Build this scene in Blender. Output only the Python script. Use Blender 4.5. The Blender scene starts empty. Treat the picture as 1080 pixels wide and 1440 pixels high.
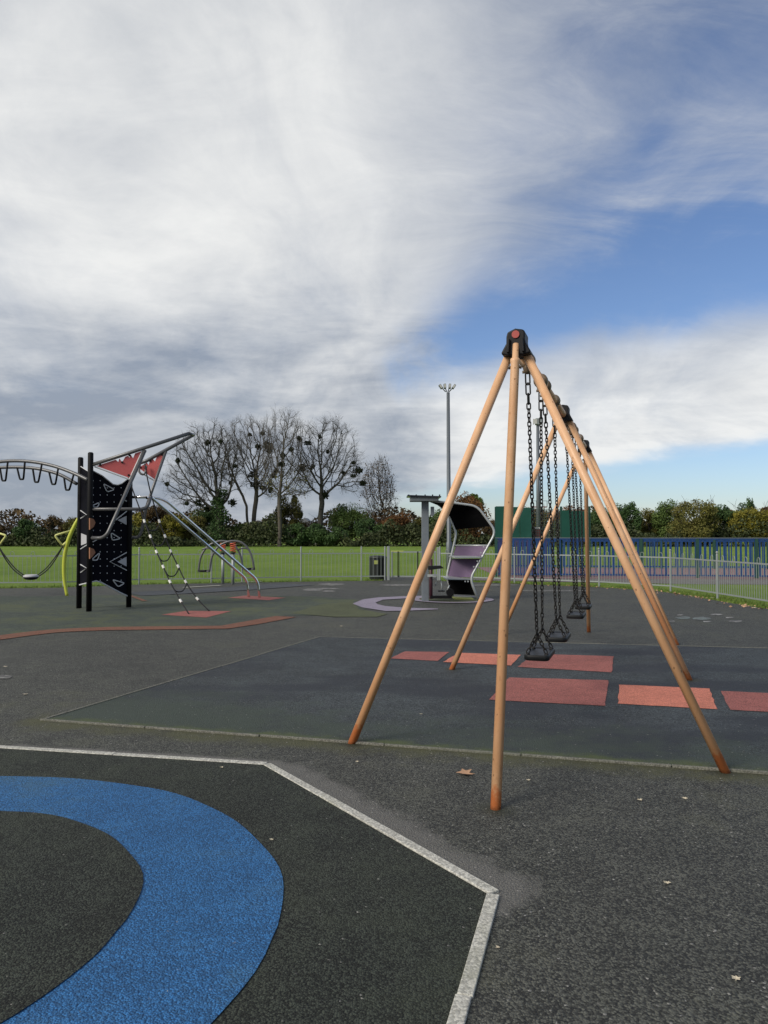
import bpy, bmesh, math, random
import numpy as np
from mathutils import Vector, Matrix
S = bpy.context.scene
COL = S.collection
R = math.radians
rng = np.random.default_rng(7)
random.seed(7)

# ---------------------------------------------------------------- camera
FPX, HCAM = 1081.0, 1.45
PITCH = math.atan(32.0 / FPX)
cam = bpy.data.objects.new('camera', bpy.data.cameras.new('camera'))
COL.objects.link(cam)
cam.location = (0, 0, HCAM)
cam.rotation_euler = (R(90) + PITCH, 0, 0)
cam.data.sensor_fit = 'VERTICAL'; cam.data.sensor_height = 36.0
cam.data.lens = 36.0 * FPX / 1440.0
cam.data.clip_start = 0.05; cam.data.clip_end = 6000
S.camera = cam

# ---------------------------------------------------------------- exposure
S.view_settings.view_transform = 'Standard'; S.view_settings.look = 'None'
S.view_settings.exposure = 0.48; S.view_settings.gamma = 1.0
S.view_settings.use_curve_mapping = False

# ---------------------------------------------------------------- node helper
class X:
    """a socket (or number) with arithmetic that adds Math nodes"""
    def __init__(s, t, v): s.t = t; s.v = v
    def _m(s, op, *o, clamp=False):
        n = s.t.nodes.new('ShaderNodeMath'); n.operation = op; n.use_clamp = clamp
        for i, q in enumerate((s,) + o):
            q = q.v if isinstance(q, X) else q
            if isinstance(q, (int, float)): n.inputs[i].default_value = q
            else: s.t.links.new(q, n.inputs[i])
        return X(s.t, n.outputs[0])
    def __add__(s, o): return s._m('ADD', o)
    def __radd__(s, o): return s._m('ADD', o)
    def __sub__(s, o): return s._m('SUBTRACT', o)
    def __rsub__(s, o): return X(s.t, o)._m('SUBTRACT', s)
    def __mul__(s, o): return s._m('MULTIPLY', o)
    def __rmul__(s, o): return s._m('MULTIPLY', o)
    def __truediv__(s, o): return s._m('DIVIDE', o)
    def max(s, o): return s._m('MAXIMUM', o)
    def min(s, o): return s._m('MINIMUM', o)
    def abs(s): return s._m('ABSOLUTE')
    def exp(s): return s._m('EXPONENT')
    def clamp(s): return s._m('ADD', 0.0, clamp=True)
    def ss(s, a, b, lo=0.0, hi=1.0):
        n = s.t.nodes.new('ShaderNodeMapRange'); n.interpolation_type = 'SMOOTHSTEP'
        s.t.links.new(s.v, n.inputs['Value'])
        if a > b: a, b, lo, hi = b, a, hi, lo
        for k, q in (('From Min', a), ('From Max', b), ('To Min', lo), ('To Max', hi)): n.inputs[k].default_value = q
        return X(s.t, n.outputs[0])
def lk(t, a, b):
    if isinstance(a, X): a = a.v
    if isinstance(a, (int, float)): b.default_value = a
    elif isinstance(a, tuple): b.default_value = (a + (1,))[:4] if b.type == 'RGBA' else a[:3]
    else: t.links.new(a, b)
def noise(t, vec, scale, detail=4, rough=0.55, dist=0.0, out=0):
    n = t.nodes.new('ShaderNodeTexNoise'); lk(t, vec, n.inputs['Vector'])
    n.inputs['Scale'].default_value = scale; n.inputs['Detail'].default_value = detail
    n.inputs['Roughness'].default_value = rough; n.inputs['Distortion'].default_value = dist
    return X(t, n.outputs[out])
def voro(t, vec, scale, feature='F1', out='Distance'):
    n = t.nodes.new('ShaderNodeTexVoronoi'); n.feature = feature; lk(t, vec, n.inputs['Vector'])
    n.inputs['Scale'].default_value = scale
    return X(t, n.outputs[out])
def mix(t, f, a, b, mode='MIX'):
    n = t.nodes.new('ShaderNodeMix'); n.data_type = 'RGBA'; n.blend_type = mode
    lk(t, f, n.inputs[0]); lk(t, a, n.inputs[6]); lk(t, b, n.inputs[7])
    return n.outputs[2]
def vmap(t, vec, scale=(1, 1, 1), rot=(0, 0, 0), loc=(0, 0, 0)):
    n = t.nodes.new('ShaderNodeMapping'); lk(t, vec, n.inputs[0])
    n.inputs['Location'].default_value = loc; n.inputs['Rotation'].default_value = rot; n.inputs['Scale'].default_value = scale
    return n.outputs[0]

# ---------------------------------------------------------------- sky and sun
SUN_AZ, SUN_EL = R(-128), R(33)
world = bpy.data.worlds.new('World'); S.world = world; world.use_nodes = True
wt = world.node_tree; wt.nodes.clear()
tc = wt.nodes.new('ShaderNodeTexCoord')
sep = wt.nodes.new('ShaderNodeSeparateXYZ'); wt.links.new(tc.outputs['Generated'], sep.inputs[0])
nx, ny, nz = (X(wt, sep.outputs[i]) for i in range(3))
sky = wt.nodes.new('ShaderNodeTexSky'); sky.sky_type = 'NISHITA'; sky.sun_disc = False
sky.sun_elevation = SUN_EL; sky.sun_rotation = SUN_AZ; sky.air_density = 1.0; sky.dust_density = 0.6; sky.ozone_density = 2.0
den = nz.max(0.0) + 0.34
comb = wt.nodes.new('ShaderNodeCombineXYZ')
lk(wt, nx / den, comb.inputs[0]); lk(wt, ny / den, comb.inputs[1])
uv0 = comb.outputs[0]
wn = wt.nodes.new('ShaderNodeTexNoise'); wn.inputs['Scale'].default_value = 1.7; wn.inputs['Detail'].default_value = 2.5; wn.inputs['Roughness'].default_value = 0.55; wt.links.new(uv0, wn.inputs['Vector'])
wa = wt.nodes.new('ShaderNodeVectorMath'); wa.operation = 'MULTIPLY_ADD'; wt.links.new(wn.outputs['Color'], wa.inputs[0]); wa.inputs[1].default_value = (0.30, 0.30, 0.0); wt.links.new(uv0, wa.inputs[2])
uv = wa.outputs[0]
fb = noise(wt, vmap(wt, uv, (1.15, 0.75, 1), (0, 0, R(-38)), (3.1, 1.7, 0)), 1.9, 14, 0.61, 0.45)
fb2 = noise(wt, vmap(wt, uv, (1.0, 0.9, 1), (0, 0, R(20)), (8.3, 5.2, 0)), 1.7, 12, 0.58, 0.3)
wisp = noise(wt, vmap(wt, uv, (0.75, 1.9, 1), (0, 0, R(-24)), (1.3, 9.7, 0)), 2.9, 12, 0.66, 0.45)
low = noise(wt, vmap(wt, tc.outputs['Generated'], (2.2, 2.2, 10.0), (0, R(7), 0)), 2.1, 9, 0.58, 0.35)
wob = (fb - 0.5)
nxp = nx.max(0.0)
gc = 0.236 + nxp * 0.30 - nxp * nxp * 0.36
q = (nz - gc + wob * 0.16) / 0.058
gap = (q * q * -1.0).exp() * (nx + wob * 0.45).ss(-0.03, 0.15)
edge = 0.055 + nxp * 0.125
clear = (nz - edge + (low - 0.5) * 0.07).ss(0.022, -0.022) * (nx + (low - 0.5) * 0.3).ss(-0.02, 0.10)
veil = (nz + wob * 0.16).ss(0.29, 0.37) * (nx + wob * 0.7).ss(-0.10, 0.34)
dens = 0.98 - gap * 0.95 - clear * 0.95 - veil * 0.52
dens = dens + wob * 0.75 + (wisp - 0.5) * (veil * 1.0 + gap * 0.6 + 0.15)
amt = dens.ss(0.05, 1.05) * 0.97
amt = amt.max(nz.ss(0.05, 0.0) * 0.35)
# how bright the cloud is: thick grey bases low on the left, thin white sheets above
thick = (nz + (low - 0.5) * 0.30 + (fb2 - 0.5) * 0.24).ss(0.33, 0.12) * (nx + (fb2 - 0.5) * 0.4).ss(0.17, -0.02)
hi = ((nz - 0.31) / 0.17); hi = (hi * hi * -1.0).exp() * (nx + wob * 0.3).ss(0.22, -0.25)
bri = 0.50 + (fb - 0.5) * 1.45 + (fb2 - 0.5) * 1.15 + (wisp - 0.5) * 0.6 + hi * 0.34 - thick * 0.50 - veil * 0.10
bri = bri + nx.ss(0.02, 0.12) * nz.ss(0.25, 0.19) * 0.24 + (low - 0.5) * nz.ss(0.28, 0.14) * (nx.ss(-0.05, 0.12) * 0.65 + 0.75) + nz.ss(0.14, 0.05) * 0.16
bri = bri.clamp()
ccol = mix(wt, bri, (2.25, 2.55, 3.05), (6.35, 6.38, 6.30))
skycol = mix(wt, 1.0, sky.outputs[0], (0.66, 0.71, 0.84), 'MULTIPLY')
bg = wt.nodes.new('ShaderNodeBackground'); bg.inputs['Strength'].default_value = 0.10
wt.links.new(mix(wt, amt, skycol, ccol), bg.inputs['Color'])
wo = wt.nodes.new('ShaderNodeOutputWorld'); wt.links.new(bg.outputs[0], wo.inputs[0])

sun = bpy.data.objects.new('sun', bpy.data.lights.new('sun', 'SUN')); COL.objects.link(sun)
sun.data.energy = 2.3; sun.data.angle = R(24); sun.data.color = (1.0, 0.93, 0.82)
sdir = Vector((math.sin(SUN_AZ) * math.cos(SUN_EL), math.cos(SUN_AZ) * math.cos(SUN_EL), math.sin(SUN_EL)))
sun.rotation_euler = (-sdir).to_track_quat('-Z', 'Y').to_euler(); sun.location = sdir * 60

# ---------------------------------------------------------------- measuring helpers (photo pixel -> place)
CF = Vector((0, math.cos(PITCH), math.sin(PITCH))); CU = Vector((0, -math.sin(PITCH), math.cos(PITCH)))
def ray(px, py): return CF + Vector((1, 0, 0)) * ((px - 540) / FPX) + CU * ((720 - py) / FPX)
def G(px, py, z=0.0):
    r = ray(px, py); k = (z - HCAM) / r.z
    return Vector((r.x * k, r.y * k, z))
def P(px, py, d):
    r = ray(px, py); k = d / r.y
    return Vector((r.x * k, d, HCAM + r.z * k))
def PL(px, py, A, B, off=0.0):
    """point on the upright plane through A and B; off is towards the camera"""
    n = Vector((B.y - A.y, A.x - B.x, 0)).normalized()
    if n.y > 0: n = -n
    A2 = A + n * off
    r = ray(px, py); o = Vector((0, 0, HCAM))
    k = (A2 - o).dot(n) / r.dot(n)
    return o + r * k

# ---------------------------------------------------------------- object helpers
def tag(o, label=None, cat=None, group=None, kind=None):
    if label: o['label'] = label
    if cat: o['category'] = cat
    if group: o['group'] = group
    if kind: o['kind'] = kind
    return o
def empty(name, loc, label, cat, group=None, rz=0.0):
    o = bpy.data.objects.new(name, None); COL.objects.link(o)
    o.location = loc; o.rotation_euler = (0, 0, rz); o.empty_display_size = 0.2
    return tag(o, label, cat, group)
def link(name, me, mat=None, parent=None, smooth=False):
    o = bpy.data.objects.new(name, me); COL.objects.link(o)
    if mat is not None and not me.materials: me.materials.append(mat)
    if smooth: me.polygons.foreach_set('use_smooth', [True] * len(me.polygons))
    if parent is not None:
        o.parent = parent
        if parent.type == 'EMPTY' or True:
            o.matrix_parent_inverse = world_of(parent).inverted()
    return o
def world_of(o):
    m = Matrix.LocRotScale(o.location, o.rotation_euler, o.scale)
    if o.parent: return world_of(o.parent) @ o.matrix_parent_inverse @ m
    return m
class MB:
    """collects vertices and faces, links them as one mesh object"""
    def __init__(s): s.v = []; s.f = []; s.m = []
    def add(s, vs, fs, mi=0):
        b = len(s.v); s.v += [tuple(q) for q in vs]; s.f += [tuple(i + b for i in f) for f in fs]; s.m += [mi] * len(fs)
    def box(s, c, size, rot=None):
        c = Vector(c); hx, hy, hz = (q / 2 for q in size)
        M = rot if rot is not None else Matrix.Identity(3)
        vs = [c + M @ Vector((x, y, z)) for x in (-hx, hx) for y in (-hy, hy) for z in (-hz, hz)]
        s.add(vs, [(0, 1, 3, 2), (4, 6, 7, 5), (0, 4, 5, 1), (2, 3, 7, 6), (0, 2, 6, 4), (1, 5, 7, 3)])
    def beam(s, a, b, w, h, up=Vector((0, 0, 1))):
        a = Vector(a); b = Vector(b); d = (b - a); L = d.length; d.normalize()
        x = d.cross(up)
        if x.length < 1e-4: x = d.cross(Vector((1, 0, 0)))
        x.normalize(); y = x.cross(d)
        s.box((a + b) / 2, (w, L, h), Matrix((x, d, y)).transposed())
    def tube(s, pts, r, n=8, closed=False, cap=True):
        pts = [Vector(p) for p in pts]; K = len(pts)
        rs = r if isinstance(r, (list, tuple)) else [r] * K
        prev = None; rings = []
        for i, p in enumerate(pts):
            if closed: t = pts[(i + 1) % K] - pts[i - 1]
            else: t = pts[min(i + 1, K - 1)] - pts[max(i - 1, 0)]
            t.normalize()
            if prev is None:
                x = t.cross(Vector((0, 0, 1)))
                if x.length < 1e-3: x = t.cross(Vector((1, 0, 0)))
            else: x = prev - t * prev.dot(t)
            x.normalize(); prev = x; y = t.cross(x)
            rings.append([p + (x * math.cos(2 * math.pi * k / n) + y * math.sin(2 * math.pi * k / n)) * rs[i] for k in range(n)])
        vs = [q for g in rings for q in g]; fs = []
        for i in range(K if closed else K - 1):
            a = i * n; b = ((i + 1) % K) * n
            for k in range(n): fs.append((a + k, a + (k + 1) % n, b + (k + 1) % n, b + k))
        if cap and not closed:
            fs.append(tuple(range(n - 1, -1, -1))); fs.append(tuple((K - 1) * n + k for k in range(n)))
        s.add(vs, fs)
    def prism(s, poly, ext):
        """planar polygon extruded by a vector"""
        poly = [Vector(p) for p in poly]; ext = Vector(ext); n = len(poly)
        vs = poly + [p + ext for p in poly]
        fs = [tuple(range(n)), tuple(range(2 * n - 1, n - 1, -1))]
        for i in range(n): fs.append((i, i + n, (i + 1) % n + n, (i + 1) % n))
        s.add(vs, fs)
    def lathe(s, axis_pts, rs, n=14):
        s.tube(axis_pts, list(rs), n)
    def mesh(s, name):
        me = bpy.data.meshes.new(name); me.from_pydata(s.v, [], s.f)
        bm = bmesh.new(); bm.from_mesh(me); bmesh.ops.recalc_face_normals(bm, faces=bm.faces); bm.to_mesh(me); bm.free()
        return me
    def build(s, name, mat, parent=None, smooth=False, bevel=0.0, seg=2):
        o = link(name, s.mesh(name), mat, parent)
        if bevel:
            b = o.modifiers.new('bevel', 'BEVEL'); b.width = bevel; b.segments = seg; b.limit_method = 'ANGLE'; b.angle_limit = R(40)
        if smooth:
            o.data.polygons.foreach_set('use_smooth', [len(p.vertices) == 4 for p in o.data.polygons])
        return o
def spline(pts, sub=6, closed=False):
    pts = [Vector(p) for p in pts]; n = len(pts); out = []
    rngi = range(n if closed else n - 1)
    for i in rngi:
        if closed: p0, p1, p2, p3 = pts[i - 1], pts[i], pts[(i + 1) % n], pts[(i + 2) % n]
        else: p0, p1, p2, p3 = pts[max(i - 1, 0)], pts[i], pts[i + 1], pts[min(i + 2, n - 1)]
        for k in range(sub):
            t = k / sub
            out.append(0.5 * ((2 * p1) + (p2 - p0) * t + (2 * p0 - 5 * p1 + 4 * p2 - p3) * t * t + (3 * p1 - p0 - 3 * p2 + p3) * t ** 3))
    if not closed: out.append(pts[-1])
    return out
def fillet(pts, r, k=5, closed=False):
    """polyline with rounded corners"""
    pts = [Vector(p) for p in pts]; n = len(pts); out = []
    for i, p in enumerate(pts):
        if not closed and i in (0, n - 1): out.append(p); continue
        a = pts[i - 1] - p; b = pts[(i + 1) % n] - p
        rr = min(r, a.length * 0.45, b.length * 0.45)
        A = p + a.normalized() * rr; B = p + b.normalized() * rr
        for j in range(k + 1):
            t = j / k; out.append(A * (1 - t) ** 2 + p * 2 * t * (1 - t) + B * t * t)
    return out

# ---------------------------------------------------------------- materials
MATS = {}
def material(name, rough=0.6, metal=0.0, spec=0.5):
    m = bpy.data.materials.new(name); m.use_nodes = True; t = m.node_tree
    b = t.nodes['Principled BSDF']; b.inputs['Roughness'].default_value = rough; b.inputs['Metallic'].default_value = metal
    b.inputs['Specular IOR Level'].default_value = spec
    MATS[name] = m
    return m, t, b
def wpos(t): return t.nodes.new('ShaderNodeNewGeometry').outputs['Position']
def bump(t, b, hgt, dist, strength=1.0):
    n = t.nodes.new('ShaderNodeBump'); n.inputs['Strength'].default_value = strength; n.inputs['Distance'].default_value = dist
    lk(t, hgt, n.inputs['Height']); t.links.new(n.outputs[0], b.inputs['Normal'])
def plain(name, col, rough=0.5, metal=0.0, var=0.25, scale=6.0, dirt=None, spec=0.5):
    m, t, b = material(name, rough, metal, spec); p = wpos(t)
    n1 = noise(t, p, scale, 6, 0.6); n2 = noise(t, p, scale * 9, 4, 0.6)
    k = (n1 - 0.5) * 2 * var + (n2 - 0.5) * var
    lo = tuple(c * (1 - 0.9 * var) for c in col); hi_ = tuple(min(1, c * (1 + 0.9 * var)) for c in col)
    c = mix(t, (k * 1.2 + 0.5).clamp(), lo, hi_)
    if dirt: c = mix(t, noise(t, p, scale * 0.7, 7, 0.65).ss(0.52, 0.72) * 0.7, c, dirt)
    t.links.new(c, b.inputs['Base Color'])
    lk(t, (n1 - 0.5) * 0.25 + rough, b.inputs['Roughness'])
    return m
def seg_dist(t, p, A, B):
    """signed distance (+ = left of A->B) and position along, of the world xy position to a line"""
    s_ = t.nodes.new('ShaderNodeSeparateXYZ'); t.links.new(p, s_.inputs[0])
    x = X(t, s_.outputs[0]); y = X(t, s_.outputs[1])
    d = Vector((B[0] - A[0], B[1] - A[1])); L = d.length; d /= L
    sd = (x - A[0]) * (-d.y) + (y - A[1]) * d.x
    al = (x - A[0]) * d.x + (y - A[1]) * d.y
    return sd, al / L

OV = [G(370, 1076).xy, G(685, 1258).xy]               # two corners of the octagon
EDGE_A = [G(0, 1053).xy, OV[0]]
SWF = [G(60, 1013).xy, G(1020, 1084).xy]               # front edge of the swing pad
def granular(name, base, spread, cell, bumpd, rough, specks=0.0, moss=None, dark=None, extra=None, spec=0.35):
    """bonded grain surface: every grain its own tone, with relief"""
    m, t, b = material(name, rough, 0, spec); p = wpos(t)
    wv = t.nodes.new('ShaderNodeTexVoronoi'); wv.inputs['Scale'].default_value = 1.0 / cell; lk(t, p, wv.inputs['Vector'])
    cs = t.nodes.new('ShaderNodeSeparateColor'); t.links.new(wv.outputs['Color'], cs.inputs[0])
    r1 = X(t, cs.outputs[0]); r2 = X(t, cs.outputs[1]); dist = X(t, wv.outputs['Distance'])
    big = noise(t, p, 0.55, 6, 0.6); mid = noise(t, p, 3.2, 6, 0.65); fine = noise(t, p, 120.0, 4, 0.7)
    lo = tuple(c * (1 - spread) for c in base); hi_ = tuple(min(1, c * (1 + spread)) for c in base)
    m2 = noise(t, p, 11.0, 6, 0.7)
    k = (r1 - 0.5) * 1.35 + (fine - 0.5) * 1.5 + (m2 - 0.5) * 0.75 + (mid - 0.5) * 1.0 + (big - 0.5) * 1.0 + 0.5 - dist.ss(0.25, 0.65) * 0.22
    c = mix(t, k.clamp(), lo, hi_)
    if moss: c = mix(t, (mid * 0.5 + big * 0.6 + fine * 0.25).ss(*moss[1]) * moss[2], c, moss[0])
    if dark: c = mix(t, (noise(t, vmap(t, p, (0.5, 1.1, 1), (0, 0, 0.3), (4, 2, 0)), 0.9, 5, 0.55)).ss(*dark[1]) * dark[2], c, dark[0])
    if extra: c = extra(t, p, c, mid, fine)
    if specks:
        c = mix(t, (r2.ss(1 - specks, 1 - specks + 0.004)) * 0.75, c, (0.30, 0.29, 0.27))
    t.links.new(c, b.inputs['Base Color'])
    bump(t, b, (dist * -1.0) + fine * 0.5 + r1 * 0.35, bumpd, 0.9)
    return m
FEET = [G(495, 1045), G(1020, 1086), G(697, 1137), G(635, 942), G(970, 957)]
def foot_shade_dirt(t, p, c, mid):
    # dark ring at each leg foot: painted contact shade with dirt and moss
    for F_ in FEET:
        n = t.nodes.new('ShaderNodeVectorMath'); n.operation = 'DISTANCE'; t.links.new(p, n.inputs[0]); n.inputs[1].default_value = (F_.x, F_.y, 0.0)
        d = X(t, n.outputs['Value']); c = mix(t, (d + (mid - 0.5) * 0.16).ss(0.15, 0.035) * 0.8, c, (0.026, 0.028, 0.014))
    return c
def asphalt_extra(t, p, c, mid, fine):
    # grey silt left beside the octagon's edging, moss beside the swing pad's kerb
    for (A, B, w0, th) in ((EDGE_A[0], EDGE_A[1], 0.22, 0.46), (OV[0], OV[1], 0.42, 0.40)):
        sd, al = seg_dist(t, p, A, B)
        nn = noise(t, p, 3.4, 8, 0.68, 0.4)
        msk = sd.ss(w0, 0.02) * sd.ss(-0.15, -0.05) * al.ss(-0.05, 0.05) * al.ss(1.16, 1.0)
        c = mix(t, ((msk * 1.1 + (nn - 0.5) * 1.7 - 0.12).ss(0.20, 0.70)) * msk.ss(0.0, 0.30) * 0.8, c, mix(t, fine.ss(0.35, 0.62), (0.070, 0.068, 0.062), (0.165, 0.158, 0.146)))
    sd, al = seg_dist(t, p, SWF[0], SWF[1])
    near = sd.abs().ss(0.60, 0.02) * al.ss(-0.10, 0.0)
    c = mix(t, (near * 0.9 + (mid - 0.5) * 1.6 * near + (fine - 0.5) * 0.8 - 0.05).ss(0.35, 1.0) * 0.8, c, (0.062, 0.062, 0.020))
    return foot_shade_dirt(t, p, c, mid)
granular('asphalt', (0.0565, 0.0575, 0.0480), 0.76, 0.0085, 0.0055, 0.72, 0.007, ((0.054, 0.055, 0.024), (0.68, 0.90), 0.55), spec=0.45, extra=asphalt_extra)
def swing_extra(t, p, c, mid, fine):
    sd, al = seg_dist(t, p, SWF[0], SWF[1])
    c = mix(t, (sd.ss(1.9, 0.0) * 0.8 + (mid - 0.5) * 1.6 + (fine - 0.5) * 0.4 + al.ss(0.55, 0.1) * 0.3 - 0.05).ss(0.25, 0.9) * 0.8, c, (0.034, 0.048, 0.033))
    c = mix(t, (sd.ss(0.30, 0.0) * 0.9 + (mid - 0.5) * 1.7 + (fine - 0.5) * 0.8 - 0.25).ss(0.15, 0.8) * 0.8, c, (0.068, 0.084, 0.020))
    return foot_shade_dirt(t, p, c, mid)
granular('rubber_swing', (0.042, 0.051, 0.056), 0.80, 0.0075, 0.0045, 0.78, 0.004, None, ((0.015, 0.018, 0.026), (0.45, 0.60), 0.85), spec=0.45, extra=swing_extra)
granular('rubber_black', (0.027, 0.032, 0.025), 0.72, 0.0075, 0.006, 0.86, 0.003, ((0.034, 0.041, 0.025), (0.64, 0.90), 0.65))
granular('rubber_blue', (0.023, 0.115, 0.285), 0.38, 0.0075, 0.006, 0.85, 0.002, ((0.055, 0.105, 0.115), (0.66, 0.90), 0.60))
granular('rubber_green', (0.060, 0.074, 0.060), 0.45, 0.007, 0.004, 0.88, 0.003, ((0.085, 0.095, 0.038), (0.62, 0.82), 0.7))
granular('rubber_red', (0.31, 0.105, 0.090), 0.40, 0.006, 0.003, 0.85, 0.0, ((0.12, 0.075, 0.055), (0.70, 0.95), 0.6))
granular('rubber_salmon', (0.54, 0.185, 0.125), 0.32, 0.006, 0.003, 0.85, 0.0, ((0.25, 0.10, 0.06), (0.78, 1.0), 0.5))
granular('rubber_terracotta', (0.185, 0.080, 0.050), 0.45, 0.006, 0.003, 0.86, 0.0, ((0.10, 0.07, 0.045), (0.68, 0.90), 0.6))
granular('rubber_lilac', (0.265, 0.235, 0.300), 0.25, 0.006, 0.003, 0.86, 0.0, ((0.14, 0.14, 0.12), (0.70, 0.95), 0.5))
granular('rubber_moss', (0.080, 0.090, 0.045), 0.45, 0.007, 0.003, 0.88, 0.0)
granular('rubber_slate', (0.060, 0.066, 0.075), 0.45, 0.007, 0.003, 0.85, 0.003)
granular('concrete', (0.43, 0.42, 0.38), 0.30, 0.010, 0.002, 0.88, 0.0, ((0.17, 0.18, 0.12), (0.66, 0.88), 0.65))
granular('kerb_concrete', (0.165, 0.16, 0.135), 0.40, 0.008, 0.002, 0.9, 0.0, ((0.10, 0.105, 0.08), (0.60, 0.80), 0.7))
granular('court_tarmac', (0.215, 0.125, 0.130), 0.25, 0.01, 0.003, 0.88)
granular('path_tarmac', (0.150, 0.135, 0.130), 0.30, 0.01, 0.003, 0.88)
def worn(name, col, lo=0.42, hi=0.60, under=(0.075, 0.074, 0.072)):
    m, t, b = material(name, 0.8); p = wpos(t)
    k = noise(t, p, 7.0, 9, 0.75).ss(lo, hi)
    t.links.new(mix(t, k, under, col), b.inputs['Base Color'])
    bump(t, b, noise(t, p, 120, 4, 0.7), 0.003)
worn('worn_white', (0.30, 0.30, 0.29), 0.44, 0.60); worn('worn_teal', (0.15, 0.20, 0.195), 0.42, 0.62); worn('worn_grey', (0.22, 0.215, 0.20), 0.44, 0.60)

m, t, b = material('grass', 0.95, 0, 0.2); p = wpos(t)
g1 = noise(t, p, 0.05, 5, 0.6); g2 = noise(t, vmap(t, p, (1, 0.35, 1)), 0.9, 6, 0.65); g3 = noise(t, p, 14, 5, 0.75)
k = ((g1 - 0.5) * 1.5 + (g2 - 0.5) * 1.1 + (g3 - 0.5) * 1.3 + 0.5).clamp()
c = mix(t, k, (0.088, 0.158, 0.022), (0.205, 0.290, 0.046))
c = mix(t, (g1 * 0.5 + g2 * 0.5).ss(0.56, 0.70) * 0.5, c, (0.200, 0.210, 0.058))
t.links.new(c, b.inputs['Base Color']); bump(t, b, g3 + noise(t, p, 45, 3, 0.7), 0.05)
m, t, b = material('grass_blade', 0.8, 0, 0.25); p = wpos(t)
t.links.new(mix(t, noise(t, p, 3.0, 5, 0.7).ss(0.3, 0.7), (0.055, 0.115, 0.016), (0.165, 0.205, 0.045)), b.inputs['Base Color'])

# painted swing steel: faded orange tan, rusting from scratches and at the feet
m, t, b = material('swing_paint', 0.46, 0, 0.5); p = wpos(t)
s_ = t.nodes.new('ShaderNodeSeparateXYZ'); t.links.new(p, s_.inputs[0]); zz = X(t, s_.outputs[2])
n1 = noise(t, vmap(t, p, (1, 1, 0.35)), 7.0, 7, 0.65); n2 = noise(t, p, 42.0, 6, 0.7); n3 = noise(t, vmap(t, p, (1, 1, 0.5)), 2.0, 3, 0.5)
c = mix(t, n1.ss(0.3, 0.7), (0.58, 0.315, 0.160), (0.70, 0.435, 0.255))
c = mix(t, (n1 * 0.6 + n3 * 0.7 + zz.ss(1.6, 0.2) * 0.16).ss(0.74, 0.98) * 0.6, c, (0.56, 0.230, 0.075))
c = mix(t, (n2 * 0.8 + n1 * 0.35).ss(0.70, 0.80) * 0.75, c, (0.19, 0.070, 0.026))
n4 = noise(t, vmap(t, p, (1, 1, 0.08)), 55.0, 3, 0.6); c = mix(t, n4.ss(0.60, 0.72) * 0.30, c, (0.34, 0.17, 0.085))
n5 = voro(t, vmap(t, p, (1, 1, 0.6)), 26.0); c = mix(t, (n5 * -1.0 + n3 * 0.22).ss(-0.02, 0.03) * 0.7, c, (0.16, 0.07, 0.035))
c = mix(t, (zz * -1.0 + (n2 - 0.5) * 0.22 + (n1 - 0.5) * 0.30).ss(-0.135, -0.055) * 0.9, c, (0.54, 0.150, 0.042))
c = mix(t, (zz * -1.0 + n2 * 0.05).ss(0.0, 0.025) * 0.6, c, (0.12, 0.045, 0.02))
t.links.new(c, b.inputs['Base Color']); lk(t, n2 * 0.35 + 0.30, b.inputs['Roughness']); bump(t, b, n2, 0.0015, 0.5)

plain('black_plastic', (0.006, 0.006, 0.008), 0.5, var=0.3, spec=0.25)
plain('black_rubber', (0.010, 0.011, 0.012), 0.45, var=0.5, scale=14, dirt=(0.022, 0.022, 0.021), spec=0.22)
plain('chain_steel', (0.012, 0.011, 0.010), 0.5, 0.0, 0.5, 30, dirt=(0.028, 0.018, 0.012), spec=0.25)
plain('hanger_steel', (0.16, 0.115, 0.075), 0.5, 0.3, 0.5, 20, dirt=(0.07, 0.045, 0.025))
plain('red_plug', (0.36, 0.050, 0.040), 0.5)
plain('bolt_steel', (0.10, 0.09, 0.08), 0.45, 0.7)
plain('black_powdercoat', (0.005, 0.005, 0.006), 0.6, var=0.3, spec=0.15)
plain('navy_panel', (0.003, 0.003, 0.0065), 0.8, var=0.35, spec=0.08)
plain('panel_core', (0.52, 0.53, 0.54), 0.6, var=0.1)
plain('red_panel', (0.50, 0.100, 0.098), 0.55, var=0.15, dirt=(0.34, 0.085, 0.08))
plain('grey_panel', (0.42, 0.42, 0.44), 0.6, var=0.12)
plain('tan_hold', (0.28, 0.125, 0.065), 0.7, var=0.2)
plain('grey_tube', (0.115, 0.115, 0.118), 0.40, 0.35, 0.25, 12)
plain('stainless', (0.86, 0.85, 0.83), 0.10, 1.0, 0.15, 20)
plain('rope_black', (0.020, 0.020, 0.022), 0.85, var=0.4, scale=40)
plain('rope_clip', (0.70, 0.69, 0.66), 0.5, var=0.1)
plain('yellow_paint', (0.46, 0.50, 0.050), 0.42, var=0.12, dirt=(0.40, 0.42, 0.07))
plain('pale_yellow', (0.58, 0.58, 0.20), 0.45, var=0.12)
plain('galvanised', (0.27, 0.295, 0.29), 0.5, 0.3, 0.25, 18)
plain('galvanised_bar', (0.24, 0.27, 0.255), 0.55, 0.2, 0.25, 18)
plain('galvanised_dark', (0.17, 0.19, 0.20), 0.5, 0.35, 0.25, 10)
plain('mast_paint', (0.12, 0.135, 0.15), 0.5, 0.3, 0.2, 5)
plain('blue_paint', (0.010, 0.044, 0.150), 0.5, var=0.45, scale=2, spec=0.3)
plain('violet_blue_paint', (0.024, 0.028, 0.105), 0.5, var=0.3, scale=2)
plain('dark_green_paint', (0.010, 0.050, 0.038), 0.5, var=0.3, scale=2)
plain('green_board', (0.006, 0.056, 0.040), 0.55, var=0.35, scale=1.5, dirt=(0.014, 0.075, 0.058), spec=0.25)
plain('brick_red_board', (0.150, 0.040, 0.034), 0.6)
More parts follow.
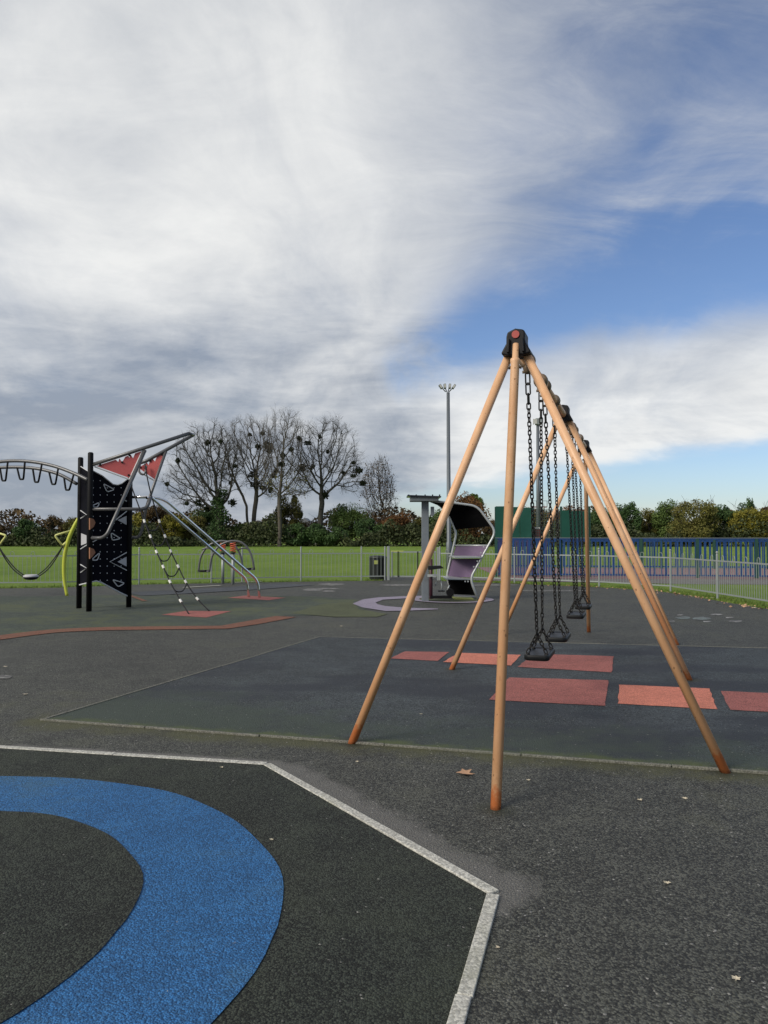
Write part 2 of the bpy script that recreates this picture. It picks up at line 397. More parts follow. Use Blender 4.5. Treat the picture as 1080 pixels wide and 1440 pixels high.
plain('white_paint', (0.70, 0.70, 0.68), 0.5, var=0.1)
plain('grey_post', (0.155, 0.175, 0.195), 0.5, 0.2, 0.25, 4, dirt=(0.11, 0.12, 0.13))
plain('solar_cell', (0.012, 0.014, 0.024), 0.15, var=0.2)
plain('canopy_black', (0.003, 0.003, 0.0035), 0.85, var=0.3, spec=0.05)
plain('maroon', (0.050, 0.012, 0.020), 0.5)
plain('purple_mesh', (0.105, 0.066, 0.128), 0.62, var=0.25, scale=9)
plain('pale_tube', (0.43, 0.45, 0.45), 0.40, 0.4, 0.2, 12)
plain('bin_green', (0.010, 0.014, 0.012), 0.55, var=0.3)
plain('yellow_tag', (0.42, 0.46, 0.12), 0.5)
plain('spring_red', (0.52, 0.090, 0.035), 0.5)
plain('lime_pad', (0.28, 0.30, 0.07), 0.8)
plain('bark', (0.040, 0.036, 0.031), 0.9, var=0.4, scale=2.0, dirt=(0.060, 0.066, 0.045))
plain('pale_bark', (0.075, 0.064, 0.053), 0.9, var=0.35, scale=2.0, dirt=(0.085, 0.088, 0.065))
plain('dry_leaf', (0.38, 0.225, 0.135), 0.75, var=0.4, scale=40)
plain('pale_leaf', (0.50, 0.44, 0.33), 0.75, var=0.3, scale=40)
plain('house_wall', (0.45, 0.43, 0.41), 0.8); plain('house_roof', (0.14, 0.15, 0.17), 0.7); plain('house_glass', (0.03, 0.04, 0.05), 0.1)
plain('lamp_glass', (0.45, 0.45, 0.42), 0.2)
plain('mesh_wire', (0.03, 0.05, 0.05), 0.5)
def leafmat(name, a, b_, sc=0.9):
    m, t, b = material(name, 0.75, 0, 0.25)
    o = t.nodes.new('ShaderNodeObjectInfo'); p = wpos(t)
    k = (noise(t, p, sc, 5, 0.7) - 0.5) * 2.4 + (noise(t, p, sc * 7, 3, 0.7) - 0.5) * 1.2 + 0.5
    t.links.new(mix(t, k.clamp(), a, b_), b.inputs['Base Color'])
    b.inputs['Transmission Weight'].default_value = 0.0
leafmat('leaf_dark', (0.023, 0.051, 0.019), (0.070, 0.121, 0.035))
leafmat('leaf_green', (0.043, 0.082, 0.023), (0.129, 0.179, 0.043))
leafmat('leaf_olive', (0.052, 0.061, 0.019), (0.179, 0.158, 0.036))
leafmat('leaf_yellow', (0.078, 0.082, 0.014), (0.258, 0.222, 0.031))
leafmat('leaf_brown', (0.042, 0.031, 0.016), (0.125, 0.079, 0.031))
leafmat('leaf_rust', (0.069, 0.037, 0.016), (0.206, 0.098, 0.033))
leafmat('mistletoe_leaf', (0.010, 0.015, 0.008), (0.028, 0.038, 0.014))
leafmat('bramble', (0.019, 0.031, 0.016), (0.082, 0.094, 0.035))
M = MATS
#==SETTING==

# ================================================================ THE SETTING
def sheet(name, pts, mat, z, parent=None, thick=0.0, kind='structure'):
    bm = bmesh.new()
    vs = [bm.verts.new((p[0], p[1], z)) for p in pts]
    f = bm.faces.new(vs); bm.normal_update()
    if f.normal.z < 0: f.normal_flip()
    if thick:
        r = bmesh.ops.extrude_face_region(bm, geom=[f])
        for v in [g for g in r['geom'] if isinstance(g, bmesh.types.BMVert)]: v.co.z = z
        for v in vs: v.co.z = z - thick
    bmesh.ops.triangulate(bm, faces=bm.faces); bmesh.ops.recalc_face_normals(bm, faces=bm.faces)
    me = bpy.data.meshes.new(name); bm.to_mesh(me); bm.free()
    o = link(name, me, mat, parent)
    if kind and parent is None: o['kind'] = kind
    return o
def gp(*pix): return [G(*q).xy for q in pix]
def circle(c, r, n=64, a0=0, a1=2 * math.pi, wob=0.0):
    return [(c[0] + (r + wob * (math.sin(5.3 * i) + 2.2 * math.sin(i * 0.47) + 1.6 * math.sin(i * 0.21 + 1))) * math.cos(a0 + (a1 - a0) * i / n), c[1] + (r + wob * (math.sin(5.3 * i) + 2.2 * math.sin(i * 0.47) + 1.6 * math.sin(i * 0.21 + 1))) * math.sin(a0 + (a1 - a0) * i / n)) for i in range(n)]

field = sheet('grass_field', [(-1500, -300), (1500, -300), (1500, 2500), (-1500, 2500)], M['grass'], -0.035)

# fence posts, measured: back run left of the gate, then right of it
FL = [(-13.2, 20.7), (-11.1, 21.2), (-8.95, 21.5), (-7.25, 22.8), (-5.22, 23.3), (-4.35, 23.6), (-2.60, 24.1), (-0.72, 24.5), (0.03, 24.6)]
FR = [(1.78, 24.5), (3.93, 23.2), (6.06, 21.7), (7.40, 19.9), (7.55, 17.45), (7.70, 15.0), (7.85, 12.6), (8.0, 10.2)]
FLX = [(-26.0, 20.3), (-22.8, 20.35), (-19.6, 20.4), (-16.4, 20.5)]
tar = [(-32, -12), (9.0, -12), (7.85, 10.2)]
tar += [(7.50, 14.9), (7.33, 17.4), (7.12, 19.7), (5.9, 21.35), (3.80, 22.85), (1.78, 24.2), (1.80, 27.0), (0.05, 27.0), (0.02, 24.3), (-0.75, 24.2), (-2.6, 23.8), (-4.35, 23.3), (-7.2, 22.4), (-8.95, 21.1), (-13.2, 20.35), (-26, 19.9), (-32, 19.9)]
# a slightly ragged tarmac edge
rag = []
for i, p_ in enumerate(tar):
    a = Vector(p_); b_ = Vector(tar[(i + 1) % len(tar)]); n_ = max(1, int((b_ - a).length / 0.35)) if a.y > 5 or b_.y > 5 else 1
    for j in range(n_):
        q_ = a.lerp(b_, j / n_); w_ = 0.05 if n_ > 1 else 0
        rag.append((q_.x + random.uniform(-w_, w_), q_.y + random.uniform(-w_, w_)))
tarmac = sheet('playground_tarmac', rag, M['asphalt'], 0.0, thick=0.06)

# green safety surface round the climbing tower, terracotta border line, square tiles
sheet('green_rubber_surface', gp((-260, 925), (0, 895), (75, 886), (150, 882), (230, 881), (318, 880), (345, 875), (402, 866), (470, 866), (520, 856), (500, 843), (440, 839), (330, 838), (200, 836), (40, 839), (-120, 838), (-300, 846)), M['rubber_green'], 0.004)
sheet('mossy_rubber_surface', gp((410, 863), (452, 850), (496, 846), (505, 857), (545, 864), (530, 868), (470, 868)), M['rubber_moss'], 0.008)
def band(name, mid, w, mat, z, parent=None):
    mid = [Vector((p[0], p[1], 0)) for p in mid]; L_, R_ = [], []
    for i, p_ in enumerate(mid):
        t_ = (mid[min(i + 1, len(mid) - 1)] - mid[max(i - 1, 0)]).normalized(); n_ = Vector((-t_.y, t_.x, 0))
        L_.append((p_ + n_ * w / 2).xy); R_.append((p_ - n_ * w / 2).xy)
    return sheet(name, L_ + R_[::-1], mat, z, parent)
band('terracotta_line', spline([(*q, 0) for q in gp((-200, 925), (-60, 906), (0, 897), (75, 888), (150, 884.5))], 4)[:-1] + [Vector((*q, 0)) for q in gp((150, 884.5), (230, 883.5), (316, 882.5), (350, 877), (402, 867.5))], 0.42, M['rubber_terracotta'], 0.008)
sheet('red_rubber_patch', gp((227, 865), (262, 859.5), (325, 860), (290, 869)), M['rubber_red'], 0.008)
sheet('red_rubber_patch', gp((320, 841), (345, 838), (402, 841), (378, 844.5)), M['rubber_red'], 0.008)
band('slate_band', gp((186, 836), (250, 833), (330, 828.5), (420, 822)), 1.3, M['rubber_slate'], 0.012)
band('pale_line', gp((258, 827), (280, 825.5), (310, 824)), 0.16, M['concrete'], 0.016)
band('pale_line', gp((330, 819.5), (350, 818.8), (368, 818.2)), 0.16, M['concrete'], 0.016)
band('pale_line', gp((182, 838), (196, 843), (204, 846)), 0.10, M['rubber_terracotta'], 0.016)
# lilac comma and the shelter's round base
cres = gp((595, 838.5), (569, 839), (532, 840.7), (510, 843.7), (496, 849.6), (510, 855), (542, 860), (572, 859.6), (616, 857.6), (616, 856.7), (569, 855.3), (542, 853), (531, 850.4), (528, 848), (539, 843.9), (569, 842.2), (595, 841.5))
sheet('lilac_rubber_crescent', cres, M['rubber_lilac'], 0.012)
shc = G(636, 843.5)
sheet('lilac_rubber_circle', circle(shc, 0.92, 40), M['rubber_lilac'], 0.016)
sheet('green_rubber_disc', circle((shc.x, shc.y + 0.02), 0.74, 40), M['rubber_moss'], 0.020)

# swing pad: rubber, kerbs, inlaid tiles
SP = gp((60, 1013), (450, 896), (800, 904.5), (1080, 912)); SP.append(Vector((9.0 - 1.5, SP[3].y - 0.52)))
fd = (SWF[1] - SWF[0]).normalized(); SP.append(SWF[0] + fd * 10.2)
swing_pad = sheet('swing_pad', SP, M['rubber_swing'], 0.006)
def stones(name, A, B, w, L, mat, parent, h=0.012, gap=0.006, skew=0.0):
    A = Vector((A[0], A[1], 0)); B = Vector((B[0], B[1], 0)); D = B - A; T = D.length; D.normalize()
    n_ = max(1, round(T / L)); l = T / n_
    for i in range(n_):
        mb = MB(); c_ = A + D * (l * (i + 0.5)) + Vector((-D.y, D.x, 0)) * random.uniform(-1, 1) * 0.0035
        a_ = math.atan2(D.y, D.x) + random.uniform(-1, 1) * 0.004
        mb.box((0, 0, h - 0.05), (l - gap, w, 0.10))
        o = mb.build(name, mat, None, bevel=0.004, seg=2)
        o.location = (c_.x, c_.y, random.uniform(-0.0015, 0.0015)); o.rotation_euler = (0, 0, a_)
        o.parent = parent
stones('kerb_stone', SP[0] - fd * 0.02, SWF[0] + fd * 10.2, 0.027, 0.92, M['kerb_concrete'], swing_pad, 0.014)
stones('kerb_stone', SP[0], SP[1], 0.027, 0.92, M['kerb_concrete'], swing_pad, 0.012)
stones('kerb_stone', SP[1], SP[3], 0.027, 0.92, M['kerb_concrete'], swing_pad, 0.009)
tiles = [([(549, 927), (569, 917), (632, 918), (615, 930.5)], 'rubber_red'), ([(623, 932), (645, 919), (733, 922), (718, 937)], 'rubber_salmon'),
         ([(728, 939), (750, 920.5), (863, 924), (860, 946.7)], 'rubber_red'), ([(688, 985.5), (716, 954), (856, 958), (851, 994)], 'rubber_red'),
         ([(869, 991), (870.5, 964), (997, 969.5), (1009, 999)], 'rubber_salmon'), ([(1014, 973), (1120, 978), (1160, 1007), (1027, 999.5)], 'rubber_red')]
def cut(pts, amp, step=0.12):
    out = []
    for i, p_ in enumerate(pts):
        a = Vector(p_); b_ = Vector(pts[(i + 1) % len(pts)]); n_ = max(1, int((b_ - a).length / step))
        for j in range(n_): q_ = a.lerp(b_, j / n_); out.append((q_.x + random.uniform(-amp, amp), q_.y + random.uniform(-amp, amp)))
    return out
for pix, mt in tiles: sheet('red_rubber_tile', cut(gp(*pix), 0.006), M[mt], 0.010, swing_pad)

# octagon pad with blue ring
side = (OV[1] - OV[0]).length; ang = math.atan2(OV[1].y - OV[0].y, OV[1].x - OV[0].x)
oct_pts = [OV[0].copy(), OV[1].copy()]
a_ = math.atan2((G(630, 1440).xy - OV[1]).y, (G(630, 1440).xy - OV[1]).x)
cur = OV[1].copy()
for k in range(5):
    cur = cur + Vector((math.cos(a_), math.sin(a_))) * side; oct_pts.append(cur.copy()); a_ -= R(45)
ea = (EDGE_A[1] - EDGE_A[0]).normalized(); oct_pts.append(OV[0] - ea * side)
octagon = sheet('octagon_pad', oct_pts, M['rubber_black'], 0.004)
cen = (-2.15, 2.88)
bo = circle(cen, 1.752, 110, wob=0.004); bi = circle((cen[0] + 0.02, cen[1] + 0.03), 1.160, 90, wob=0.004)
blue = sheet('blue_rubber_ring', bo, M['rubber_blue'], 0.008, octagon)
sheet('black_rubber_disc', bi, M['rubber_black'], 0.012, octagon)
OE = oct_pts
for i in range(len(OE)):
    A, B = OE[i], OE[(i + 1) % len(OE)]
    d_ = (B - A).normalized(); n_ = Vector((-d_.y, d_.x)) * 0.026
    stones('edging_stone', A + n_ + d_ * 0.006, B + n_ + d_ * 0.016, 0.052, 0.72 if i != len(OE) - 1 else 0.92, M['concrete'], octagon, 0.010, 0.003)

# worn painted marks on the tarmac
def blob(name, px, py, rx, ry, mat, z=0.005, n=14, seed=1):
    r_ = random.Random(seed); ph = r_.random() * 6
    pts = [G(px + rx * math.cos(2 * math.pi * i / n) * (1 + 0.14 * math.sin(3 * 2 * math.pi * i / n + ph)), py + ry * math.sin(2 * math.pi * i / n)).xy for i in range(n)]
    return sheet(name, pts, M[mat], z)
for i, (px, py, rx, ry) in enumerate([(961, 869, 11, 1.7), (986, 870, 13, 2.3), (957, 865.2, 5, 0.8), (1007, 864.5, 9, 1.1), (1026, 869, 6, 1.1), (1034, 874, 10, 1.4), (944, 874, 6, 1.0), (994, 874.3, 6, 1.0)]):
    blob('painted_mark', px, py, rx, ry, 'worn_teal' if i < 2 else 'worn_white', seed=i)
for i, (px, py, rx, ry) in enumerate([(466, 822, 18, 1.5), (440, 829.5, 14, 1.8), (462, 831.5, 9, 1.2), (462, 828, 16, 1.0), (560, 823, 26, 1.2), (690, 823, 40, 0.9), (780, 831, 60, 0.8), (4, 952.5, 14, 2.6)]):
    blob('painted_mark', px, py, rx, ry, 'worn_grey', 0.006, seed=i + 30)

# court floor, path beyond the fence
sheet('court_surface', [(4.0, 26.2), (22.0, 24.6), (24.0, 33.2), (4.2, 35.0)], M['court_tarmac'], -0.022)
sheet('court_path', [(2.6, 25.1), (5.4, 24.2), (9.6, 23.0), (23, 21.9), (23, 24.58), (4.0, 26.18), (2.2, 26.3)], M['path_tarmac'], -0.026)

# ---------------------------------------------------------------- vegetation helpers
def np_mesh(name, V, F):
    V = np.asarray(V, dtype=np.float32); F = np.asarray(F, dtype=np.int32); k = F.shape[1]
    me = bpy.data.meshes.new(name)
    me.vertices.add(len(V)); me.vertices.foreach_set('co', V.ravel())
    me.loops.add(F.size); me.loops.foreach_set('vertex_index', F.ravel())
    me.polygons.add(len(F)); me.polygons.foreach_set('loop_start', np.arange(len(F), dtype=np.int32) * k)
    try: me.polygons.foreach_set('loop_total', np.full(len(F), k, dtype=np.int32))
    except Exception: pass
    me.update(calc_edges=True); me.validate()
    return me
def leaf_quads(C, size, g, flat=0.0):
    """randomly turned leaf-shaped quads at points C"""
    n = len(C); s = size * g.uniform(0.6, 1.4, n)
    a = g.normal(size=(n, 3)); a[:, 2] *= (1 - flat); a /= np.linalg.norm(a, axis=1)[:, None]
    b = np.cross(a, g.normal(size=(n, 3))); b /= np.linalg.norm(b, axis=1)[:, None]
    a *= s[:, None]; b *= (s * 0.6)[:, None]
    V = np.stack([C - a, C - b * 1.0 + a * 0.1, C + a, C + b * 1.0 + a * 0.1], 1).reshape(-1, 3)
    return V, np.arange(n * 4).reshape(-1, 4)
def clump_points(n, g, rx, ry, rz, clumps=26, cr=0.30, zc=0.0, core=0.25):
    """points gathered in clumps that fill an ellipsoid, uneven outline"""
    d = g.normal(size=(clumps, 3)); d /= np.linalg.norm(d, axis=1)[:, None]
    rad = g.uniform(0.35, 0.92, clumps) ** 0.6
    cc = d * rad[:, None] * np.array([rx, ry, rz]) * (0.72 + 0.2 * g.random((clumps, 1)))
    sz = g.uniform(0.6, 1.25, clumps) * cr
    w = g.integers(0, clumps, n); e = g.normal(size=(n, 3)); e /= np.linalg.norm(e, axis=1)[:, None]
    e *= (g.random(n) ** 0.45)[:, None]
    Pn = cc[w] + e * sz[w][:, None] * np.array([rx, ry, rz * 1.0])
    Pn[:, 2] += zc
    return Pn
def tube_mesh(name, segs, n=4):
    """segs: list of (p0, p1, r0, r1)"""
    A = np.array([s[0] for s in segs]); B = np.array([s[1] for s in segs]); ra = np.array([s[2] for s in segs]); rb = np.array([s[3] for s in segs])
    d = B - A; d /= (np.linalg.norm(d, axis=1)[:, None] + 1e-9)
    u = np.cross(d, np.where(np.abs(d[:, 2:3]) > 0.9, np.array([[1.0, 0, 0]]), np.array([[0, 0, 1.0]]))); u /= np.linalg.norm(u, axis=1)[:, None]
    v = np.cross(d, u); V = []
    for k in range(n):
        w = u * math.cos(2 * math.pi * k / n) + v * math.sin(2 * math.pi * k / n); V.append(A + w * ra[:, None])
    for k in range(n):
        w = u * math.cos(2 * math.pi * k / n) + v * math.sin(2 * math.pi * k / n); V.append(B + w * rb[:, None])
    V = np.stack(V, 1); m_ = len(A); F = []
    base = np.arange(m_) * 2 * n
    for k in range(n): F.append(np.stack([base + k, base + (k + 1) % n, base + n + (k + 1) % n, base + n + k], 1))
    return np_mesh(name, V.reshape(-1, 3), np.concatenate(F))

def leafy_tree(name, x, y, h, w, mat, label, seed, dens=1.0, leaf=0.105, trunk=0.12, z0=0.1, clumps=26, cr=0.30, group='trees and shrubs of the far hedgerow', twigs=0):
    g = np.random.default_rng(seed)
    root = empty(name, (x, y, -0.035), label, 'tree', group)
    rz = h * (1 - z0) / 2; zc = h * z0 + rz
    n = int(min(11000, 680 * w * h * dens * 0.5))
    C = clump_points(n, g, w / 2, w / 2 * 0.8, rz, clumps, cr, zc)
    C = C[C[:, 2] > 0.05]
    V, F = leaf_quads(C, leaf, g)
    o = bpy.data.objects.new('crown', np_mesh('crown', V, F)); o.data.materials.append(M[mat]); COL.objects.link(o); o.parent = root
    segs = []; top = zc + rz * 0.4
    segs.append(((0, 0, -0.1), (0.05, 0, top * 0.5), trunk * h / 5, trunk * 0.75 * h / 5)); segs.append(((0.05, 0, top * 0.5), (0, 0, top), trunk * 0.75 * h / 5, 0.03))
    for k in range(14 + twigs):
        z_ = g.uniform(0.2, 0.95) * top; a = g.uniform(0, 2 * math.pi); L = g.uniform(0.35, 0.75) * w / 2
        p1 = (math.cos(a) * L, math.sin(a) * L * 0.8, z_ + g.uniform(0.25, 0.6) * L * 1.4); segs.append(((0, 0, z_), p1, 0.05 * h / 6, 0.012))
        if twigs:
            for q_ in range(3):
                e = np.array(p1) + np.array([g.normal() * 0.4, g.normal() * 0.3, g.uniform(0.2, 1.0)]) * w * 0.16; segs.append((p1, tuple(e), 0.018, 0.008))
    o = bpy.data.objects.new('trunk', tube_mesh('trunk', segs, 5)); o.data.materials.append(M['bark']); COL.objects.link(o); o.parent = root
    return root

def colonize(env, base, trunk_top, g, n_att=1500, step=0.36, di=4.0, dk=0.58, up=0.10, lean=0.0, extra_trunks=()):
    """space colonisation: grows a branching skeleton into the envelope ellipsoids"""
    att = []
    tot = sum(e[3] * e[4] * e[5] for e in env)
    for (cx, cy, cz, rx, ry, rz) in env:
        m_ = int(n_att * rx * ry * rz / tot); d = g.normal(size=(m_, 3)); d /= np.linalg.norm(d, axis=1)[:, None]
        d *= (g.random(m_) ** (1 / 2.3))[:, None]; att.append(d * [rx, ry, rz] + [cx, cy, cz])
    att = np.concatenate(att)
    cl = att[g.integers(0, len(att), 34)]; dc = np.linalg.norm(att[:, None] - cl[None], axis=2).min(1)
    att = att[(dc < 1.45) | (g.random(len(att)) < 0.16)]
    nodes = []; par = []
    for (b0, t0) in ((base, trunk_top),) + tuple(extra_trunks):
        b0 = np.array(b0, float); t0 = np.array(t0, float); L = np.linalg.norm(t0 - b0); k = max(2, int(L / step)); start = len(nodes)
        for i in range(k + 1):
            f = i / k; wig = np.array([math.sin(f * 5 + b0[0]) * 0.07, math.cos(f * 4) * 0.07, 0]) * f * (1 - f) * 4
            nodes.append(b0 + (t0 - b0) * f + wig); par.append(-1 if i == 0 else len(nodes) - 2)
    near = np.full(len(att), -1); nd = np.full(len(att), 1e9)
    def upd(i0):
        nonlocal near, nd
        N = np.array(nodes[i0:]); D = np.linalg.norm(att[:, None] - N[None], axis=2); j = D.argmin(1); dm = D[np.arange(len(att)), j]
        m_ = dm < nd; near = np.where(m_, j + i0, near); nd = np.where(m_, dm, nd)
    upd(0)
    for it in range(120):
        alive = nd > dk; att = att[alive]; near = near[alive]; nd = nd[alive]
        if len(att) == 0: break
        inf = nd < di if it > 3 else nd < 1e8
        if not inf.any(): break
        N = np.array(nodes); d = att[inf] - N[near[inf]]; d /= np.linalg.norm(d, axis=1)[:, None]
        acc = {}
        for j, v in zip(near[inf], d): acc[j] = acc.get(j, 0) + v
        i0 = len(nodes)
        for j, v in acc.items():
            v = v / (np.linalg.norm(v) + 1e-9)
            if par[j] >= 0:
                pv = nodes[j] - nodes[par[j]]; v = v * 0.75 + 0.45 * pv / (np.linalg.norm(pv) + 1e-9)
            v = v + np.array([0, 0, up]) + g.normal(size=3) * 0.11
            nodes.append(nodes[j] + v / np.linalg.norm(v) * step); par.append(j)
        upd(i0)
        if len(nodes) > 9000: break
    return np.array(nodes), par
def bare_tree(name, x, y, env, trunk_top, label, seed, mat='bark', r_trunk=0.42, mist=(), ivy=0.0, extra=(), n_att=1500, leaves=None, tw=3, cat_group='tall bare trees with mistletoe', up=0.10, step=0.36):
    g = np.random.default_rng(seed)
    root = empty(name, (x, y, -0.035), label, 'tree', cat_group)
    N, par = colonize(env, (0, 0, -0.1), trunk_top, g, n_att, extra_trunks=extra, up=up, step=step)
    K = len(N); w = np.zeros(K); kids = [0] * K
    for i in range(K):
        if par[i] >= 0: kids[par[i]] += 1
    for i in range(K - 1, -1, -1):
        if kids[i] == 0: w[i] += 1
        if par[i] >= 0: w[par[i]] += w[i]
    rr = 0.011 + (r_trunk - 0.011) * (w / w.max()) ** 0.55
    segs = []; tips = []
    for i in range(K):
        j = par[i]
        if j < 0: continue
        f = 1.25 if N[i][2] < 0.8 else 1.0
        segs.append((N[j], N[i], min(rr[j], rr[i] * 1.35) * f, rr[i]))
        if w[i] <= 3: tips.append((N[i], N[i] - N[j]))
    o = bpy.data.objects.new('trunk', tube_mesh('trunk', segs, 6)); o.data.materials.append(M[mat]); COL.objects.link(o); o.parent = root
    o.data.polygons.foreach_set('use_smooth', [True] * len(o.data.polygons))
    tsegs = []
    for (p0, d0) in tips:
        d0 = d0 / (np.linalg.norm(d0) + 1e-9)
        for q_ in range(tw):
            d1 = d0 + g.normal(size=3) * 0.55 + np.array([0, 0, 0.25]); d1 /= np.linalg.norm(d1); L = g.uniform(0.4, 1.15); p1 = p0 + d1 * L
            tsegs.append((p0, p1, 0.0085, 0.0045))
            for s2 in range(3):
                d2 = d1 + g.normal(size=3) * 0.6; d2 /= np.linalg.norm(d2); q0 = p0 + d1 * L * g.uniform(0.3, 0.95); tsegs.append((q0, q0 + d2 * g.uniform(0.25, 0.75), 0.0055, 0.003))
    o = bpy.data.objects.new('crown', tube_mesh('crown', tsegs, 3)); o.data.materials.append(M[mat]); COL.objects.link(o); o.parent = root
    for (mx, mz, mr) in mist:
        c0 = np.array([mx, 0, mz]); i = np.argmin(np.linalg.norm((N - c0) * [1, 0.25, 1], axis=1)); c0 = N[i].copy() if np.linalg.norm((N[i] - c0) * [1, 0, 1]) > 0.5 else np.array([mx, N[i][1], mz])
        d = g.normal(size=(int(420 * mr + 120), 3)); d /= np.linalg.norm(d, axis=1)[:, None]; d *= (g.random(len(d)) ** 0.4)[:, None] * mr * g.uniform(0.8, 1.1)
        d[:, 0] *= g.uniform(0.8, 1.25); d[:, 2] *= g.uniform(0.75, 1.2); d += 0.18 * mr * np.sin(d * 9 / mr)
        V, F = leaf_quads(c0 + d, 0.13, g)
        o = bpy.data.objects.new('mistletoe', np_mesh('mistletoe', V, F)); o.data.materials.append(M['mistletoe_leaf']); COL.objects.link(o); o.parent = root
    if ivy:
        n = 3600; z_ = g.random(n) * ivy; a = g.uniform(0, 2 * math.pi, n); r_ = (0.55 + 0.9 * (1 - z_ / ivy) * g.random(n) + 0.35 * np.sin(z_ * 2 + a)) * (0.7 + 0.5 * g.random(n))
        V, F = leaf_quads(np.stack([np.cos(a) * r_ + 0.0, np.sin(a) * r_, z_], 1), 0.13, g)
        o = bpy.data.objects.new('ivy', np_mesh('ivy', V, F)); o.data.materials.append(M['leaf_dark']); COL.objects.link(o); o.parent = root
    if leaves:
        lm, ln, lz = leaves; idx = g.integers(0, K, ln * 3); C = N[idx]; C = C[C[:, 2] < lz][:ln] + g.normal(size=(min(ln, (C[:, 2] < lz).sum()), 3)) * 0.35
        V, F = leaf_quads(C, 0.12, g)
        o = bpy.data.objects.new('leaves', np_mesh('leaves', V, F)); o.data.materials.append(M[lm]); COL.objects.link(o); o.parent = root
    return root

# ---------------------------------------------------------------- the five tall trees
def at(px, d): return (px - 540) / FPX * d
D1 = 98.0; sc = FPX / D1
def mt(cx, lst): return [((px - cx) / sc, (766 - py) / sc, r) for px, py, r in lst]
bare_tree('tall_bare_tree', at(309, D1), D1, [(-3.3, 0, 8.6, 4.3, 3.4, 4.6), (-1.6, 0, 11.8, 4.4, 3.0, 4.4), (0.8, 0, 9.5, 2.6, 3.0, 4.5)], (0, 0, 4.6),
          'tall bare tree with ivy-covered trunk and branches arching left', 11, r_trunk=0.46, ivy=7.2, n_att=3300,
          mist=mt(309, [(251, 646, 0.30), (233, 678, 0.22), (291, 620, 0.32), (313, 620, 0.2), (281, 705, 0.35), (291, 713, 0.4), (332, 712, 0.5), (324, 676, 0.3), (330, 653, 0.25), (266, 706, 0.2), (337, 716, 0.4)]))
bare_tree('tall_bare_tree', at(350, D1 + 3), D1 + 3, [(-0.7, 0, 12.4, 4.9, 3.2, 4.9), (1.4, 0, 11.0, 3.2, 3, 5.2)], (-0.3, 0, 5.2),
          'tall bare tree with twin pale trunks, right of the ivy-covered one', 12, 'pale_bark', r_trunk=0.31, n_att=2800, extra=(((0.25, 0.1, -0.1), (0.9, 0.2, 6.0)),), up=0.16,
          mist=mt(350, [(376, 619, 0.7), (362, 621, 0.35), (378, 626, 0.4), (356, 663, 0.6), (360, 677, 0.65), (369, 681, 0.4), (386, 664, 0.4), (389, 657, 0.3), (394, 648, 0.4), (349, 603, 0.22), (370, 603, 0.25), (381, 686, 0.3)]))
bare_tree('tall_bare_tree', at(393, D1 - 2), D1 - 2, [(0.4, 0, 13.0, 3.0, 2.6, 4.3), (-0.8, 0, 9.0, 2.3, 2.2, 3.4), (2.0, 0, 8.8, 2.6, 2.2, 3.2)], (0, 0, 6.8),
          'slender bare tree with single straight trunk in the middle of the tall trees', 13, 'pale_bark', r_trunk=0.27, n_att=1900, leaves=('leaf_olive', 500, 9), up=0.16,
          mist=mt(393, [(408, 631, 0.25), (396, 652, 0.3), (397, 640, 0.3), (418, 614, 0.3), (380, 686, 0.25)]))
bare_tree('tall_bare_tree', at(452, D1), D1, [(0.2, 0, 11.8, 5.0, 3.4, 4.9), (-2.4, 0, 9.6, 2.8, 2.5, 3.4), (3.0, 0, 9.2, 2.8, 2.5, 3.0)], (-0.1, 0, 4.0),
          'tall bare wide-crowned tree, rightmost of those heavy with mistletoe', 14, r_trunk=0.36, n_att=3000, up=0.12,
          mist=mt(452, [(433, 621, 0.45), (425, 655, 0.4), (440, 654, 0.3), (449, 611, 0.2), (460, 632, 0.22), (466, 703, 0.5), (497, 648, 0.25), (503, 659, 0.55), (497, 667, 0.35), (509, 678, 0.4), (517, 654, 0.3), (516, 681, 0.35), (482, 662, 0.2), (421, 615, 0.25)]))
bare_tree('tall_bare_tree', at(532, D1 + 14), D1 + 14, [(0.2, 0, 8.6, 2.5, 2.4, 4.4), (0.2, 0, 6.4, 2.9, 2.4, 3.4)], (0.0, 0, 3.0),
          'smaller thinly leaved oval tree, right end of the tall trees', 15, r_trunk=0.19, n_att=1700, extra=(((0.1, 0.05, -0.1), (1.0, 0.1, 4.0)),), leaves=('leaf_brown', 1500, 99), up=0.22, step=0.36)

